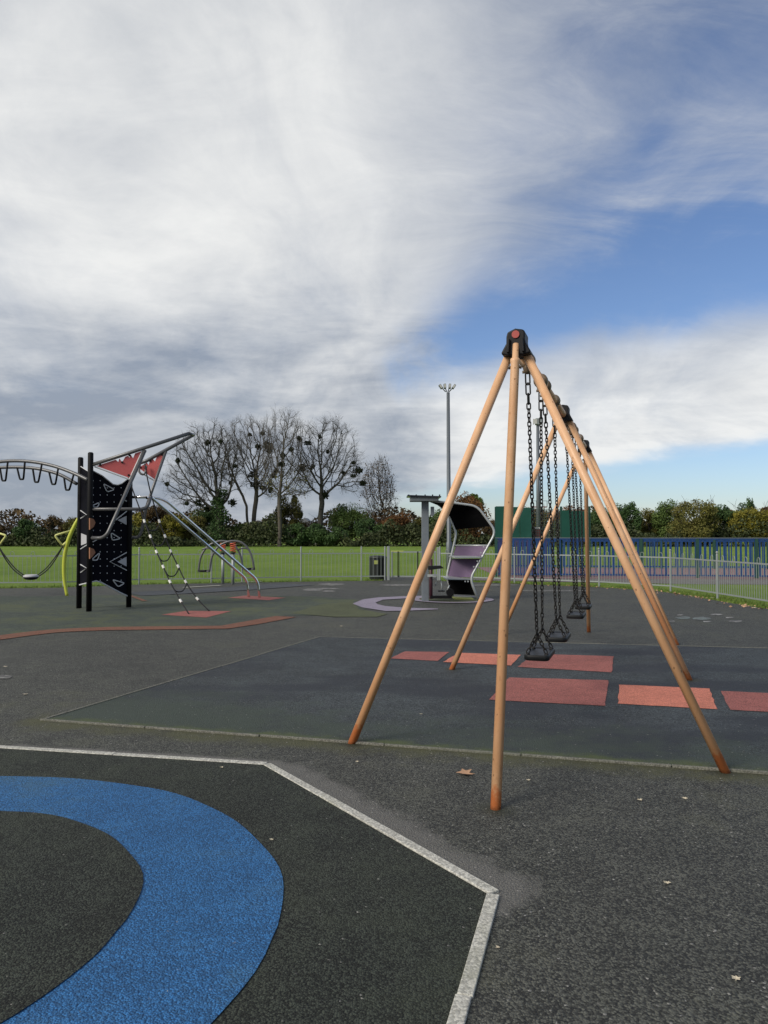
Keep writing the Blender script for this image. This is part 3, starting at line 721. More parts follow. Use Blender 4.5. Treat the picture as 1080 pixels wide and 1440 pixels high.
# ---------------------------------------------------------------- the far hedgerow: (px, top y, width px, material, depth, label)
HD = [(-95, 716, 70, 'leaf_brown', 101, 'brown tree at the far left end of the hedgerow, beyond the picture edge'),
      (-30, 730, 60, 'leaf_dark', 103, 'dark tree cut by the left edge of the picture'),
      (8, 735, 46, 'leaf_brown', 100, 'brown rounded tree above the left end of the hammock swing'),
      (36, 731, 34, 'leaf_dark', 98, 'dark green rounded tree above the hammock seat'),
      (74, 724, 30, 'leaf_brown', 97, 'brown pointed tree between the dark rounded tree and the climbing tower'),
      (104, 732, 40, 'leaf_olive', 100, 'olive brown tree just left of the climbing tower'),
      (150, 718, 60, 'leaf_brown', 103, 'brown tree hidden behind the climbing tower'),
      (194, 722, 34, 'leaf_yellow', 99, 'yellowing shrub just right of the climbing tower'),
      (213, 708, 50, 'leaf_brown', 106, 'reddish brown thin tree behind the rope net'),
      (243, 722, 38, 'leaf_yellow', 98, 'bright yellow-green shrub behind the slide rails'),
      (272, 728, 46, 'leaf_olive', 101, 'olive shrub left of the ivy-covered trunk'),
      (290, 712, 44, 'leaf_dark', 104, 'dark tree behind the ivy-covered trunk'),
      (334, 738, 44, 'leaf_green', 100, 'green shrub between the ivy-covered trunk and the twin trunks'),
      (374, 735, 44, 'leaf_green', 102, 'green shrub between the twin trunks and the slender trunk'),
      (409, 690, 42, 'leaf_olive', 104, 'tall thin olive tree behind the slender bare tree'),
      (418, 738, 40, 'leaf_dark', 97, 'low dark shrub right of the slender trunk'),
      (458, 735, 56, 'leaf_dark', 97, 'broad dark shrub under the wide-crowned bare tree'),
      (488, 710, 58, 'leaf_green', 101, 'rounded green tree right of the wide-crowned bare tree'),
      (520, 730, 44, 'leaf_dark', 99, 'dark shrub left of the oval tree'),
      (556, 722, 56, 'leaf_rust', 101, 'orange brown tree right of the oval tree'),
      (590, 728, 44, 'leaf_olive', 103, 'olive tree behind the charging station post'),
      (622, 716, 46, 'leaf_green', 102, 'green tree behind the charging station canopy'),
      (662, 690, 52, 'leaf_rust', 97, 'tall russet tree with green top behind the canopy'),
      (700, 728, 44, 'leaf_brown', 104, 'thin brown shrub behind the tall green board'),
      (745, 712, 60, 'leaf_olive', 108, 'olive tree behind the floodlit court boards'),
      (800, 708, 60, 'leaf_rust', 106, 'russet tree above the right court board'),
      (846, 712, 50, 'leaf_dark', 103, 'dark green tree right of the court boards'),
      (880, 708, 44, 'leaf_dark', 100, 'dark green tree showing between the swing legs and the brown treetops'),
      (912, 714, 46, 'leaf_olive', 103, 'olive thin tree left of the largest brown tree'),
      (938, 706, 46, 'leaf_green', 101, 'green tree just left of the largest brown tree'),
      (976, 698, 74, 'leaf_olive', 97, 'largest olive brown rounded tree on the right'),
      (1012, 708, 38, 'leaf_dark', 100, 'dark green tree between the largest brown tree and the golden one'),
      (1058, 712, 60, 'leaf_yellow', 98, 'golden olive rounded tree near the right edge'),
      (1050, 704, 34, 'leaf_dark', 106, 'dark conifer peeping over the golden tree'),
      (1100, 708, 60, 'leaf_brown', 101, 'brown tree cut by the right edge of the picture'),
      (1160, 706, 70, 'leaf_olive', 102, 'olive tree beyond the right edge of the picture')]
for i, (px, ty, wp, mt_, d, lab) in enumerate(HD):
    h_ = HCAM + (752 - ty) / FPX * d + 0.25; w_ = wp / FPX * d * 1.18
    thin = mt_ in ('leaf_brown',) or 'thin' in lab
    leafy_tree('hedgerow_tree', at(px, d), d, h_, w_, mt_, lab, 100 + i, dens=0.9 if thin else 1.9, z0=0.05, clumps=20 if thin else 30, cr=0.30 if thin else 0.36, twigs=22 if thin else 4)
rt = leafy_tree('hedgerow_tree', at(668, 99), 99, HCAM + (752 - 689) / FPX * 99, 2.4, 'leaf_green', 'small green tree top rising right of the russet tree', 190, 1.6, z0=0.45)
# brambles and undergrowth that close the hedge at its foot
g = np.random.default_rng(5); n = 52000
xs = g.uniform(-72, 72, n); hh = 2.3 + 0.9 * np.sin(xs * 0.31) + 0.6 * np.sin(xs * 0.83 + 1) + 0.4 * np.sin(xs * 2.1)
zs = hh * (g.random(n) ** 0.8); dp = 95.5 + 4 * g.random(n) + 1.2 * np.sin(xs * 0.5) + zs * 0.35
V, F = leaf_quads(np.stack([xs, dp, zs], 1), 0.17, g)
hedge = bpy.data.objects.new('bramble_hedge', np_mesh('bramble_hedge', V, F)); hedge.data.materials.append(M['bramble']); COL.objects.link(hedge)
tag(hedge, 'dark low bramble undergrowth along the far edge of the field', 'hedge', kind='stuff')
n = 26000; xs = g.uniform(-85, 85, n); hh = 4.2 + 0.9 * np.sin(xs * 0.23 + 2) + 0.6 * np.sin(xs * 0.71); zs = hh * g.random(n) ** 0.75
V, F = leaf_quads(np.stack([xs, 106 + 3 * g.random(n), zs], 1), 0.24, g)
o = bpy.data.objects.new('thicket', np_mesh('thicket', V, F)); o.data.materials.append(M['leaf_brown']); COL.objects.link(o)
tag(o, 'brown leafless thicket behind the hedgerow trees', 'thicket', kind='stuff')

# a pale house far behind the hedge
hx, hd = at(431, 118), 118.0
hs = empty('house', (hx, hd, 0), 'small pale house with grey roof glimpsed through the hedge', 'house')
mb = MB(); mb.box((hx, hd, 1.2), (3.4, 5, 2.4)); mb.build('wall', M['house_wall'], hs)
mb = MB(); mb.prism([(hx - 1.9, hd - 2.7, 2.36), (hx + 1.9, hd - 2.7, 2.36), (hx, hd - 2.7, 4.0)], (0, 5.4, 0)); mb.build('roof', M['house_roof'], hs)
for q_ in (-0.8, 0.8):
    mb = MB(); mb.box((hx + q_, hd - 2.51, 1.5), (0.7, 0.06, 0.9)); mb.build('window', M['house_glass'], hs)

# grass tufts where lawn meets tarmac, and on the lawn just behind the fence
g = np.random.default_rng(9); tri = []; pts_ = []
edge = [Vector(p_) for p_ in ([(-20, 20.2), (-13.2, 20.4), (-8.95, 21.15), (-7.2, 22.45), (-4.35, 23.35), (-2.6, 23.85), (-0.75, 24.25), (0.0, 24.35)])]
edge2 = [Vector(p_) for p_ in ([(1.82, 24.2), (3.80, 22.9), (5.9, 21.4), (7.12, 19.75), (7.33, 17.4), (7.50, 14.9), (7.85, 10.2)])]
for E_ in (edge, edge2):
    for a, b_ in zip(E_, E_[1:]):
        d_ = (b_ - a); L = d_.length; n_ = Vector((-d_.y, d_.x)) / L
        if n_.y < 0 and abs(n_.y) > 0.5: n_ = -n_
        if abs(n_.y) <= 0.5 and n_.x < 0: n_ = -n_
        k = int(L * (330 if E_ is edge2 else 190)); f = g.random(k); o_ = np.abs(g.normal(size=k)) * 0.45 - 0.06
        pts_.append(np.stack([a.x + d_.x * f + n_.x * o_, a.y + d_.y * f + n_.y * o_, np.full(k, -0.03)], 1))
C = np.concatenate(pts_); k = len(C); a = g.uniform(0, 2 * math.pi, k); hgt = g.uniform(0.03, 0.095, k); w_ = g.uniform(0.006, 0.014, k)
sd_ = np.stack([np.cos(a) * w_, np.sin(a) * w_, np.zeros(k)], 1); tip = np.stack([g.normal(size=k) * 0.03, g.normal(size=k) * 0.03, hgt], 1)
V = np.stack([C - sd_, C + sd_, C + tip], 1).reshape(-1, 3)
o = bpy.data.objects.new('grass_tufts', np_mesh('grass_tufts', V, np.arange(k * 3).reshape(-1, 3))); o.data.materials.append(M['grass_blade']); COL.objects.link(o)
tag(o, 'rough grass growing along the edge of the tarmac', 'grass', kind='stuff')
# autumn leaves blown against the right-hand fence
n = 130; f = g.random(n); seg_i = g.integers(1, 5, n); A_ = np.array([[p_.x, p_.y] for p_ in edge2]); C2 = A_[seg_i] * (1 - f[:, None]) + A_[seg_i + 1] * f[:, None]
C = np.concatenate([C2 - np.abs(g.normal(size=(n, 2))) * [0.25, 0.12] + 0.05, np.full((n, 1), 0.018)], 1)
V, F = leaf_quads(C, 0.028, g, 0.8)
o = bpy.data.objects.new('leaf_litter', np_mesh('leaf_litter', V, F)); o.data.materials.append(M['dry_leaf']); COL.objects.link(o)
tag(o, 'dead leaves blown along the foot of the right-hand fence', 'leaves', kind='stuff')
#==OBJECTS==

# ================================================================ SWING FRAME
Z = Vector((0, 0, 1))
M1 = Vector((0.885, 5.06, 0)); M2 = Vector((1.876, 8.00, 0)); BAY = (M2 - M1).length; DB = (M2 - M1).normalized(); NB = Vector((DB.y, -DB.x, 0))
M3 = M1 + DB * 2 * BAY; ZB = 2.70
ROTB = Matrix((NB, DB, Z)).transposed()
sw = empty('swing_set', M1 + DB * BAY, 'long orange tan tubular swing frame with black end caps and splayed legs', 'swing frame')
feet = {0: (G(495, 1045), G(1020, 1086)), 1: (G(635, 942), G(970, 957)), 2: (None, G(952, 907))}
def leg(foot, top, neck=False):
    foot = Vector((foot[0], foot[1], 0)); top = Vector(top); d_ = (top - foot).normalized(); foot = foot - d_ * 0.04
    mb = MB()
    if neck:
        L = (top - foot).length; pts = [foot, foot + d_ * (L - 0.14), foot + d_ * (L - 0.135), foot + d_ * (L - 0.115), foot + d_ * (L - 0.11), foot + d_ * L]
        mb.tube(pts, [0.0285, 0.0285, 0.032, 0.032, 0.021, 0.021], 18)
    else: mb.tube([foot, top], 0.0290, 18)
    return mb.build('leg', M['swing_paint'], sw, smooth=True)
for i, Mi in enumerate((M1, M2, M3)):
    l, r_ = feet[i]
    if l is None: l = Mi - NB * 1.2
    c_ = Mi + Z * ZB
    leg(l, c_ - NB * 0.045 - Z * 0.03); leg(r_, c_ + NB * 0.045 - Z * 0.03)
    prof = [(-0.062, 0.050), (-0.055, 0.078), (-0.004, 0.100), (0.048, 0.090), (0.061, 0.074), (0.059, 0.03), (0.063, 0.005), (0.094, -0.050), (0.096, -0.066), (0.055, -0.076), (-0.055, -0.076), (-0.096, -0.066), (-0.094, -0.050), (-0.063, 0.005)]
    mb = MB(); hd_ = 0.078
    mb.prism([c_ + NB * a + Z * b_ - DB * hd_ for a, b_ in prof], DB * 2 * hd_)
    cap = mb.build('cap', M['black_plastic'], sw, bevel=0.010, seg=3)
    for s_i in ((-1,) if i == 0 else (1,) if i == 2 else ()):
        e_ = c_ + DB * s_i * hd_
        mb = MB(); mb.tube([e_ + Z * 0.058 - DB * s_i * 0.01, e_ + Z * 0.058 + DB * s_i * 0.008], 0.025, 22); mb.build('plug', M['red_plug'], cap)
        for q_ in (-1, 1): mb = MB(); mb.prism([e_ + NB * q_ * 0.036 + Z * 0.03, e_ + NB * q_ * 0.050 + Z * 0.03, e_ + NB * q_ * 0.058 - Z * 0.060, e_ + NB * q_ * 0.042 - Z * 0.060], DB * s_i * 0.022); mb.build('rib', M['black_plastic'], cap, bevel=0.003)
        ft = G(697, 1137) if i == 0 else G(828, 889)
        tp = e_ - Z * 0.005 - DB * s_i * 0.01
        leg(ft, tp, True)
        d_ = (tp - Vector((ft.x, ft.y, 0))).normalized(); bp = tp - d_ * 0.17
        mb = MB(); mb.tube([bp - NB * 0.042, bp + NB * 0.042], 0.009, 8)
        for q_ in (-1, 1): mb.tube([bp + NB * q_ * 0.031, bp + NB * q_ * 0.042], 0.013, 8)
        mb.build('bolt', M['bolt_steel'], sw)
mb = MB(); mb.tube([M1 + Z * ZB + DB * 0.03, M3 + Z * ZB - DB * 0.03], 0.036, 18); mb.build('beam', M['swing_paint'], sw, smooth=True)
TOPS = [(0.46, 1.22), (1.46, 2.20), (BAY + 0.22, BAY + 0.94), (BAY + 1.24, BAY + 2.06)]
def hanger(s):
    c_ = M1 + DB * s + Z * ZB; mb = MB()
    mb.lathe([c_ + DB * q_ for q_ in (-0.036, -0.030, -0.012, 0.012, 0.030, 0.036)], [0.038, 0.053, 0.059, 0.059, 0.053, 0.038], 18)
    lo = c_ - Z * 0.055
    mb.lathe([c_ - Z * 0.03, lo, lo - Z * 0.022, lo - Z * 0.040], [0.040, 0.034, 0.026, 0.010], 12)
    mb.tube([lo - Z * 0.024 - NB * 0.036, lo - Z * 0.024 + NB * 0.036], 0.011, 8)
    mb.build('hanger', M['hanger_steel'], sw, smooth=True)
    return lo - Z * 0.036
HANG = [(hanger(a), hanger(b_)) for a, b_ in TOPS]

# ---------------------------------------------------------------- chains and seats
def link_shape(pitch, rw, wc, n=10, k=5):
    """one oval chain link along Z, centred, in the XZ plane"""
    Lc = pitch + 2 * rw; rb = wc / 2; st = max(0.0, Lc / 2 - rb); path = []
    for i in range(n):
        a = math.pi * 2 * (i + 0.5) / n; path.append(Vector((rb * math.cos(a), 0, rb * math.sin(a) + (st if math.sin(a) > 0 else -st))))
    mb = MB(); mb.tube(path, rw, k, closed=True)
    return np.array([tuple(v) for v in mb.v]), mb.f
def chain_mesh(A, B, pitch=0.031, rw=0.0047, wc=0.0225, sag=0.0, phase=0):
    v0, f0 = link_shape(pitch, rw, wc); A = Vector(A); B = Vector(B); L = (B - A).length; n = max(1, round(L / pitch)); mb = MB()
    for i in range(n):
        f = (i + 0.5) / n; d_ = (B - A).normalized(); c_ = A.lerp(B, f) - Z * sag * 4 * f * (1 - f)
        x = d_.cross(NB if abs(d_.dot(NB)) < 0.8 else DB).normalized(); y = d_.cross(x)
        tw = (0.785 if (i + phase) % 2 else -0.785) + random.uniform(-0.30, 0.30) + 0.35 * math.sin(i * 0.21)
        xa = x * math.cos(tw) + y * math.sin(tw); ya = d_.cross(xa)
        R3 = np.array([xa, ya, d_]); mb.add([tuple(q) for q in (v0 @ R3 + np.array(c_))], f0)
    return mb
def swing(i, s0, off, label):
    sc_ = M1 + DB * s0 + NB * off; zt = 0.555
    root = empty('swing', (sc_.x, sc_.y, zt - 0.04), label, 'swing', 'swings hanging from the orange frame')
    # seat: dished rubber slab with rounded corners
    def outline(hl, hw, r_):
        pts = []
        for cx, cy, a0 in ((hw - r_, hl - r_, 0), (-hw + r_, hl - r_, 90), (-hw + r_, -hl + r_, 180), (hw - r_, -hl + r_, 270)):
            for k in range(5): a = R(a0 + 22.5 * k); pts.append((cx + r_ * math.cos(a), cy + r_ * math.sin(a)))
        return pts
    mb = MB(); o1 = outline(0.225, 0.094, 0.045); lv = [(-0.042, 0.93), (-0.036, 1.0), (-0.006, 1.0), (0.0, 0.97), (0.0, 0.84), (-0.007, 0.72)]
    nn = len(o1); vs = []; fs = []
    for z_, k in lv:
        for a, b_ in o1: vs.append(sc_ + NB * a * (k if k > 0.9 else (k - 0.06)) + DB * b_ * (1 - (1 - k) * 0.5) + Z * (zt + z_))
    for j in range(len(lv) - 1):
        for q_ in range(nn): fs.append((j * nn + q_, j * nn + (q_ + 1) % nn, (j + 1) * nn + (q_ + 1) % nn, (j + 1) * nn + q_))
    fs += [tuple(range(nn)), tuple((len(lv) - 1) * nn + q_ for q_ in range(nn))]
    mb.add(vs, fs); mb.build('seat', M['black_rubber'], root, smooth=True)
    for e, (hp, sg) in enumerate(zip(HANG[i], (-1, 1))):
        apex = sc_ + DB * sg * 0.160 + Z * (zt + 0.150)
        d_ = (apex - hp).normalized(); p_ = hp.copy()
        for k, (pl, ph) in enumerate(((0.074, 0), (0.074, 0.2), (0.066, 1.45), (0.040, 0.1))):
            v0, f0 = link_shape(pl, 0.0062 if k < 3 else 0.0055, 0.031 if k < 3 else 0.026, 12, 6)
            x = NB * math.cos(ph) + DB * math.sin(ph); x = (x - d_ * x.dot(d_)).normalized(); y = d_.cross(x); c_ = p_ + d_ * pl / 2
            mb = MB(); mb.add([tuple(q) for q in (v0 @ np.array([x, y, d_]) + np.array(c_))], f0); mb.build('long_link', M['chain_steel'], root, smooth=True); p_ += d_ * pl
        o = chain_mesh(p_, apex, phase=e).build('chain', M['chain_steel'], root, smooth=True)
        for q_ in (-1, 1):
            an = sc_ + DB * sg * 0.160 + NB * q_ * 0.070 + Z * (zt - 0.002)
            chain_mesh(apex, an + Z * 0.012, phase=q_).build('bridle_chain', M['chain_steel'], root, smooth=True)
            mb = MB(); mb.lathe([an - Z * 0.006, an + Z * 0.004, an + Z * 0.012], [0.017, 0.017, 0.010], 10); mb.build('anchor_bolt', M['chain_steel'], root, smooth=True)
swing(0, 0.94, 0.015, 'nearest black rubber swing seat on chains, in front of a red tile')
swing(1, 2.00, 0.045, 'second nearest black swing seat on chains, just behind the nearest one')
swing(2, BAY + 0.86, 0.045, 'third black swing seat from the front, nearer of the far pair')
swing(3, BAY + 1.98, 0.045, 'farthest black swing seat on chains, beside the rear leg')

# ================================================================ CLIMBING TOWER
A0, B0, C0 = G(111, 855.5), G(125, 860), G(181, 854)
ct = empty('climbing_tower', (A0 + B0 + C0) / 3, 'black climbing tower with red sail panels, overhead arch, rope net and slide rails', 'climbing frame')
def up_to(base, py): return P(540, py, base.y).z
for b_, ty in ((A0, 643), (B0, 636), (C0, 671)):
    mb = MB(); zt = up_to(b_, ty); mb.tube([b_ - Z * 0.05, b_ + Z * (zt - 0.02), b_ + Z * zt], [0.052, 0.052, 0.034], 12); mb.build('post', M['black_powdercoat'], ct, smooth=True)
nBC = Vector((C0.y - B0.y, B0.x - C0.x, 0)).normalized(); nBC = -nBC if nBC.y > 0 else nBC
nAB = Vector((B0.y - A0.y, A0.x - B0.x, 0)).normalized(); nAB = -nAB if nAB.y > 0 else nAB
bc = lambda x, y, o=0.0: PL(x, y, B0, C0, o)
ab = lambda x, y, o=0.0: PL(x, y, A0, B0, o)
mb = MB(); mb.prism([bc(*q) for q in ((127, 660), (144, 669), (159, 681), (165, 682), (171, 680), (180, 673), (180, 839), (170, 834), (142, 819), (135, 817), (128, 819))], nBC * -0.02)
panel = mb.build('panel', M['navy_panel'], ct)
mb = MB(); mb.prism([ab(*q) for q in ((112, 655), (124.5, 663), (124.5, 820), (118, 821), (112, 823))], nAB * -0.02)
panel2 = mb.build('panel', M['navy_panel'], ct)
def trim(name, pts, par, r_=0.010, closed=False, mat='panel_core'):
    mb = MB(); mb.tube(pts, r_, 6, closed=closed); return mb.build(name, M[mat], par)
trim('edge', [bc(x, y, 0.006) for x, y in ((127, 660), (144, 669), (159, 681), (165, 682), (171, 680), (180, 673))], panel)
trim('edge', [bc(x, y, 0.006) for x, y in ((180, 838.5), (170, 834), (142, 819), (135, 817), (128, 818.6))], panel, 0.014)
trim('edge', [ab(x, y, 0.006) for x, y in ((112, 655), (124.5, 663))], panel2)
trim('edge', [ab(x, y, 0.006) for x, y in ((112, 822.5), (118, 821), (124.5, 819.5))], panel2, 0.014)
for tri_ in ([(145, 680), (161, 688.5), (150.5, 692)], [(156, 749), (169.5, 757.5), (157.5, 760)], [(158, 815), (175.5, 820), (166, 825.5)], [(127.5, 712), (140, 706.5), (137, 714)], [(128, 787.5), (140.5, 777), (137, 788)], [(128, 753), (138, 758), (128.5, 763)]):
    trim('hand_hold', fillet([bc(x, y, 0.008) for x, y in tri_], 0.05, 4, True), panel, 0.0105, True)
for chev in ([(178, 719), (163, 731), (156, 733)], [(178, 777), (154.5, 790), (178, 802)], [(178, 697), (172, 701), (178, 705)]):
    trim('chevron', [bc(x, y, 0.008) for x, y in chev], panel, 0.011)
for tri_ in ([(178, 725.5), (165.5, 731.5), (178, 738)], [(178, 783), (165.5, 790), (178, 796.5)]):
    mb = MB(); mb.prism([bc(x, y, 0.010) for x, y in tri_], nBC * -0.012); mb.build('grey_triangle', M['grey_panel'], panel)
for hex_ in ([(126.5, 728.5), (132, 730), (134.5, 735), (132, 741), (126.5, 745)], [(126.5, 770), (132, 772), (134.5, 777), (130, 783), (126.5, 786)]):
    mb = MB(); mb.prism([bc(x, y, 0.085) for x, y in hex_], nBC * -0.03); mb.build('climbing_hold', M['tan_hold'], panel, bevel=0.004)
for chev in ([(113.5, 718), (122, 724), (113.5, 729)], [(113.5, 794), (122, 799), (113.5, 805)], [(113.5, 772), (123, 766)]):
    trim('chevron', [ab(x, y, 0.008) for x, y in chev], panel2, 0.011)
mb = MB(); mb.prism([ab(x, y, 0.010) for x, y in ((114, 750), (121.5, 753), (121.5, 764), (114, 767))], nAB * -0.012); mb.build('grey_triangle', M['grey_panel'], panel2)
mb = MB()
for iy in range(15):
    for ix in range(6):
        x = 131 + ix * 10 * 0.98; y = 676 + iy * 10.0
        if x > 178 or (y < 684 and x > 150) or y > 818 + (x - 135) * 0.45 or (y > 815 and x < 140): continue
        c_ = bc(x, y, 0.002); mb.tube([c_, c_ + nBC * 0.004], 0.011, 6)
mb.build('perforation', M['panel_core'], panel)['kind'] = 'stuff'

def T(name, pts, r_, mat, par=None, n=10, fil=None, sub=0):
    if fil: pts = fillet(pts, fil)
    if sub: pts = spline(pts, sub)
    mb = MB(); mb.tube(pts, r_, n); return mb.build(name, M[mat], par or ct, smooth=True)
# sail frame and red panels
dB, dC = B0.y, C0.y
Rl = lambda x, y: P(x, y, dB + 0.0 + (x - 127) / 140 * 0.55)
Rr = lambda x, y: P(x, y, dC + 0.05 + (x - 195) / 80 * 0.1)
T('roof_rail', [Rl(127, 654.5), Rl(266, 609.5)], 0.036, 'grey_tube'); T('roof_rail', [Rr(197, 651), Rr(206, 648), Rr(273, 611)], 0.036, 'grey_tube')
T('roof_tie', [Rl(265.5, 609.5), Rr(272.5, 611.5)], 0.03, 'grey_tube')
T('pole', [Rl(204, 633), P(151, 751, dB - 0.15), P(143.5, 756.5, dB - 0.1), P(128, 756.5, dB)], 0.034, 'grey_tube', fil=0.16)
T('pole', [Rr(233.5, 634), P(206, 712, dC + 0.0), P(199, 748, dC), P(195, 756, dC), P(183, 756, dC)], 0.030, 'grey_tube', fil=0.16)
def sail(fr, poly, trims, tvec):
    mb = MB(); mb.prism([fr(*q) for q in poly], tvec); s_ = mb.build('sail_panel', M['red_panel'], ct)
    for tr in trims: mb = MB(); mb.tube([fr(*q) for q in tr], 0.016, 6); mb.build('sail_edge', M['panel_core'], s_)
    for q in poly[0::4]:
        cx = sum(p_[0] for p_ in poly) / len(poly); cy = sum(p_[1] for p_ in poly) / len(poly); c_ = fr(q[0] * 0.85 + cx * 0.15, q[1] * 0.85 + cy * 0.15) - Vector((0, 0.004, 0))
        mb = MB(); mb.tube([c_, c_ - Vector((0, 0.012, 0))], 0.022, 8); mb.build('bolt', M['black_powdercoat'], s_)
cr = lambda l: [(x / 3.6, 560 + y / 3.6) for x, y in l]
sail(Rl, cr([(487, 343), (585, 311), (598, 323), (605, 305), (617, 327), (634, 296), (648, 291), (655, 302), (661, 286), (673, 305), (684, 279), (719, 267), (656, 404)]),
     [cr([(478, 346), (655, 411)]), cr([(655, 411), (722, 264)])], Vector((0, 0.018, 0)))
sail(Rr, cr([(700, 352), (728, 336), (742, 325), (752, 339), (759, 316), (774, 308), (784, 321), (793, 298), (830, 277), (786, 413)]),
     [cr([(697, 368), (784, 419)]), cr([(784, 419), (836, 272)])], Vector((0, 0.018, 0)))
# handrails and slide rails
T('hand_rail', [P(127, 716, dB), P(206, 716, dB + 0.45), P(212, 699.5, dB + 0.55)], 0.034, 'grey_tube', fil=0.12)
s1, s2 = G(350, 840), G(365, 841)
T('slide_rail', [P(206, 700, dB + 0.6), P(213, 699.5, dB + 0.7), P(347.5, 815, s1.y), s1 - Z * 0.03], 0.030, 'stainless', fil=0.22)
T('slide_rail', [P(182, 699, dC), P(228, 699, dC + 0.15), P(363, 816.5, s2.y), s2 - Z * 0.03], 0.030, 'stainless', fil=0.25)
# overhead arch: two rails, U-shaped rungs
a1 = [P(124, 675, dB), P(105, 666, dB + 0.1), P(78, 656, dB + 0.25), P(50, 650, dB + 0.4), P(22, 648, dB + 0.55), P(-6, 650, dB + 0.7), P(-45, 657, dB + 0.85), P(-90, 671, dB + 1.0), P(-125, 687, dB + 1.1)]
a2 = [P(108, 680.5, A0.y), P(83, 667, A0.y + 0.1), P(55, 659.5, A0.y + 0.25), P(28, 657, A0.y + 0.4), P(0, 657.5, A0.y + 0.55), P(-28, 660, A0.y + 0.7), P(-65, 668, A0.y + 0.85), P(-105, 682, A0.y + 1.0)]
T('arch_rail', a1, 0.034, 'grey_tube', sub=5); T('arch_rail', a2, 0.034, 'grey_tube', sub=5)
for (x1, y1), (xb, yb), (x2, y2) in (((104, 666), (94.5, 690), (90, 671)), ((82, 657.5), (75, 682), (69, 663.5)), ((59, 652), (51, 679), (46, 658.5)), ((35, 649), (30, 675), (24, 657.5)), ((11, 649), (5, 677), (0, 658)), ((-14, 652), (-20, 680), (-26, 660)), ((-40, 657), (-46, 686), (-52, 665))):
    d1 = dB + 0.1 + (105 - x1) / 28 * 0.14; d2 = A0.y + 0.1 + (83 - x2) / 28 * 0.14
    T('rung', [P(x1, y1, d1), P(xb + 3, yb - 1, d1 + 0.1), P(xb - 2, yb - 1, d2 - 0.1), P(x2, y2, d2)], 0.019, 'black_powdercoat', fil=0.07, n=8)
far_post = Vector((a1[-1].x - 0.05, a1[-1].y + 0.15, 0))
mb = MB(); mb.tube([far_post - Z * 0.05, far_post + Z * (a1[-1].z + 0.2)], 0.052, 12); mb.build('post', M['black_powdercoat'], ct, smooth=True)
# rope net
n1_, n2_ = G(266, 864), G(295, 860)
nl = [P(183.5, 678, dB + 0.55), P(187, 690, 15.0), P(203, 733, 14.75), P(211.5, 754.5, 14.65), P(220, 776, 14.55), P(229.5, 797, 14.45), P(239, 818, 14.35), P(254, 845, 14.2), n1_]
nr = [P(203.5, 652, dB + 0.65), P(211, 690, 15.2), P(224, 733, 15.1), P(232, 754, 15.05), P(240, 775, 15.0), P(250.5, 796.5, 14.9), P(261, 818, 14.8), P(277.5, 842, 14.7), n2_]
T('net_rope', nl, 0.0125, 'rope_black', sub=3, n=7); T('net_rope', nr, 0.0125, 'rope_black', sub=3, n=7)
for i in range(2, 8):
    for q in (nl, nr):
        d_ = (q[i + 1] - q[i - 1]).normalized(); mb = MB(); mb.tube([q[i] - d_ * 0.034, q[i] + d_ * 0.034], 0.023, 8); mb.build('rope_clip', M['rope_clip'], ct)
    if i < 7:
        a, b_ = nl[i], nr[i]; a = a.lerp(nl[i + 1], 0.12); b_ = b_.lerp(nr[i + 1], 0.12); m_ = (a + b_) / 2 - Z * 0.15
        T('net_rung', [a, a.lerp(m_, 0.5) - Z * 0.05, m_, b_.lerp(m_, 0.5) - Z * 0.05, b_], 0.012, 'rope_black', sub=4, n=7)
T('net_loop', [P(197, 652, dC), P(196, 664, dC - 0.05), P(203, 667, dC - 0.05), P(206, 655, dC)], 0.02, 'grey_tube', sub=3)

# ================================================================ YELLOW HAMMOCK STAND
yd = G(93, 838).y
hs_ = empty('hammock_stand', G(43, 838), 'pair of curved lime yellow posts with pale arms left of the climbing tower', 'hammock stand')
mir = lambda x: 86 - x
for f_ in (lambda x: x, mir):
    pp = [P(f_(x), y, yd) for x, y in ((94.5, 838.6), (90.5, 815), (90, 795), (92, 775), (97, 757), (104, 741), (112, 727), (121, 716))]
    mb = MB(); sp_ = spline(pp, 4); K = len(sp_); mb.tube(sp_, [0.036 + 0.012 * math.sin(math.pi * i / (K - 1)) for i in range(K)], 12); mb.build('post', M['yellow_paint'], hs_, smooth=True)
    T('arm', [P(f_(102), 745.5, yd), P(f_(77), 753, yd - 0.05), P(f_(90.5), 771.5, yd)], 0.024, 'pale_yellow', hs_, fil=0.05)
    T('hook', [P(f_(94), 762, yd), P(f_(88.5), 767, yd - 0.05)], 0.03, 'pale_yellow', hs_)
hm = empty('hammock_swing', P(43, 815, yd), 'black and white pod seat slung on two ropes between the yellow posts', 'hammock swing')
for f_ in (lambda x: x, mir):
    T('rope', [P(f_(89), 767, yd - 0.05), P(f_(78), 783, yd - 0.08), P(f_(65), 799, yd - 0.1), P(f_(53), 808.5, yd - 0.12)], 0.014, 'rope_black', hm, sub=4, n=6)
    T('rope', [P(f_(88.5), 768, yd - 0.02), P(f_(79), 785, yd + 0.1), P(f_(67), 801, yd + 0.15), P(f_(53), 811.5, yd + 0.12)], 0.014, 'rope_black', hm, sub=4, n=6)
c_ = P(43.5, 811.3, yd); mb = MB()
mb.lathe([c_ + Z * q_ for q_ in (-0.070, -0.058, -0.025, 0.0)], [0.06, 0.12, 0.165, 0.172], 20); mb.build('seat', M['black_rubber'], hm, smooth=True)
mb = MB(); mb.lathe([c_ + Z * q_ for q_ in (0.0, 0.012, 0.040, 0.056, 0.060)], [0.174, 0.177, 0.165, 0.13, 0.05], 20); mb.build('rim', M['grey_panel'], hm, smooth=True)

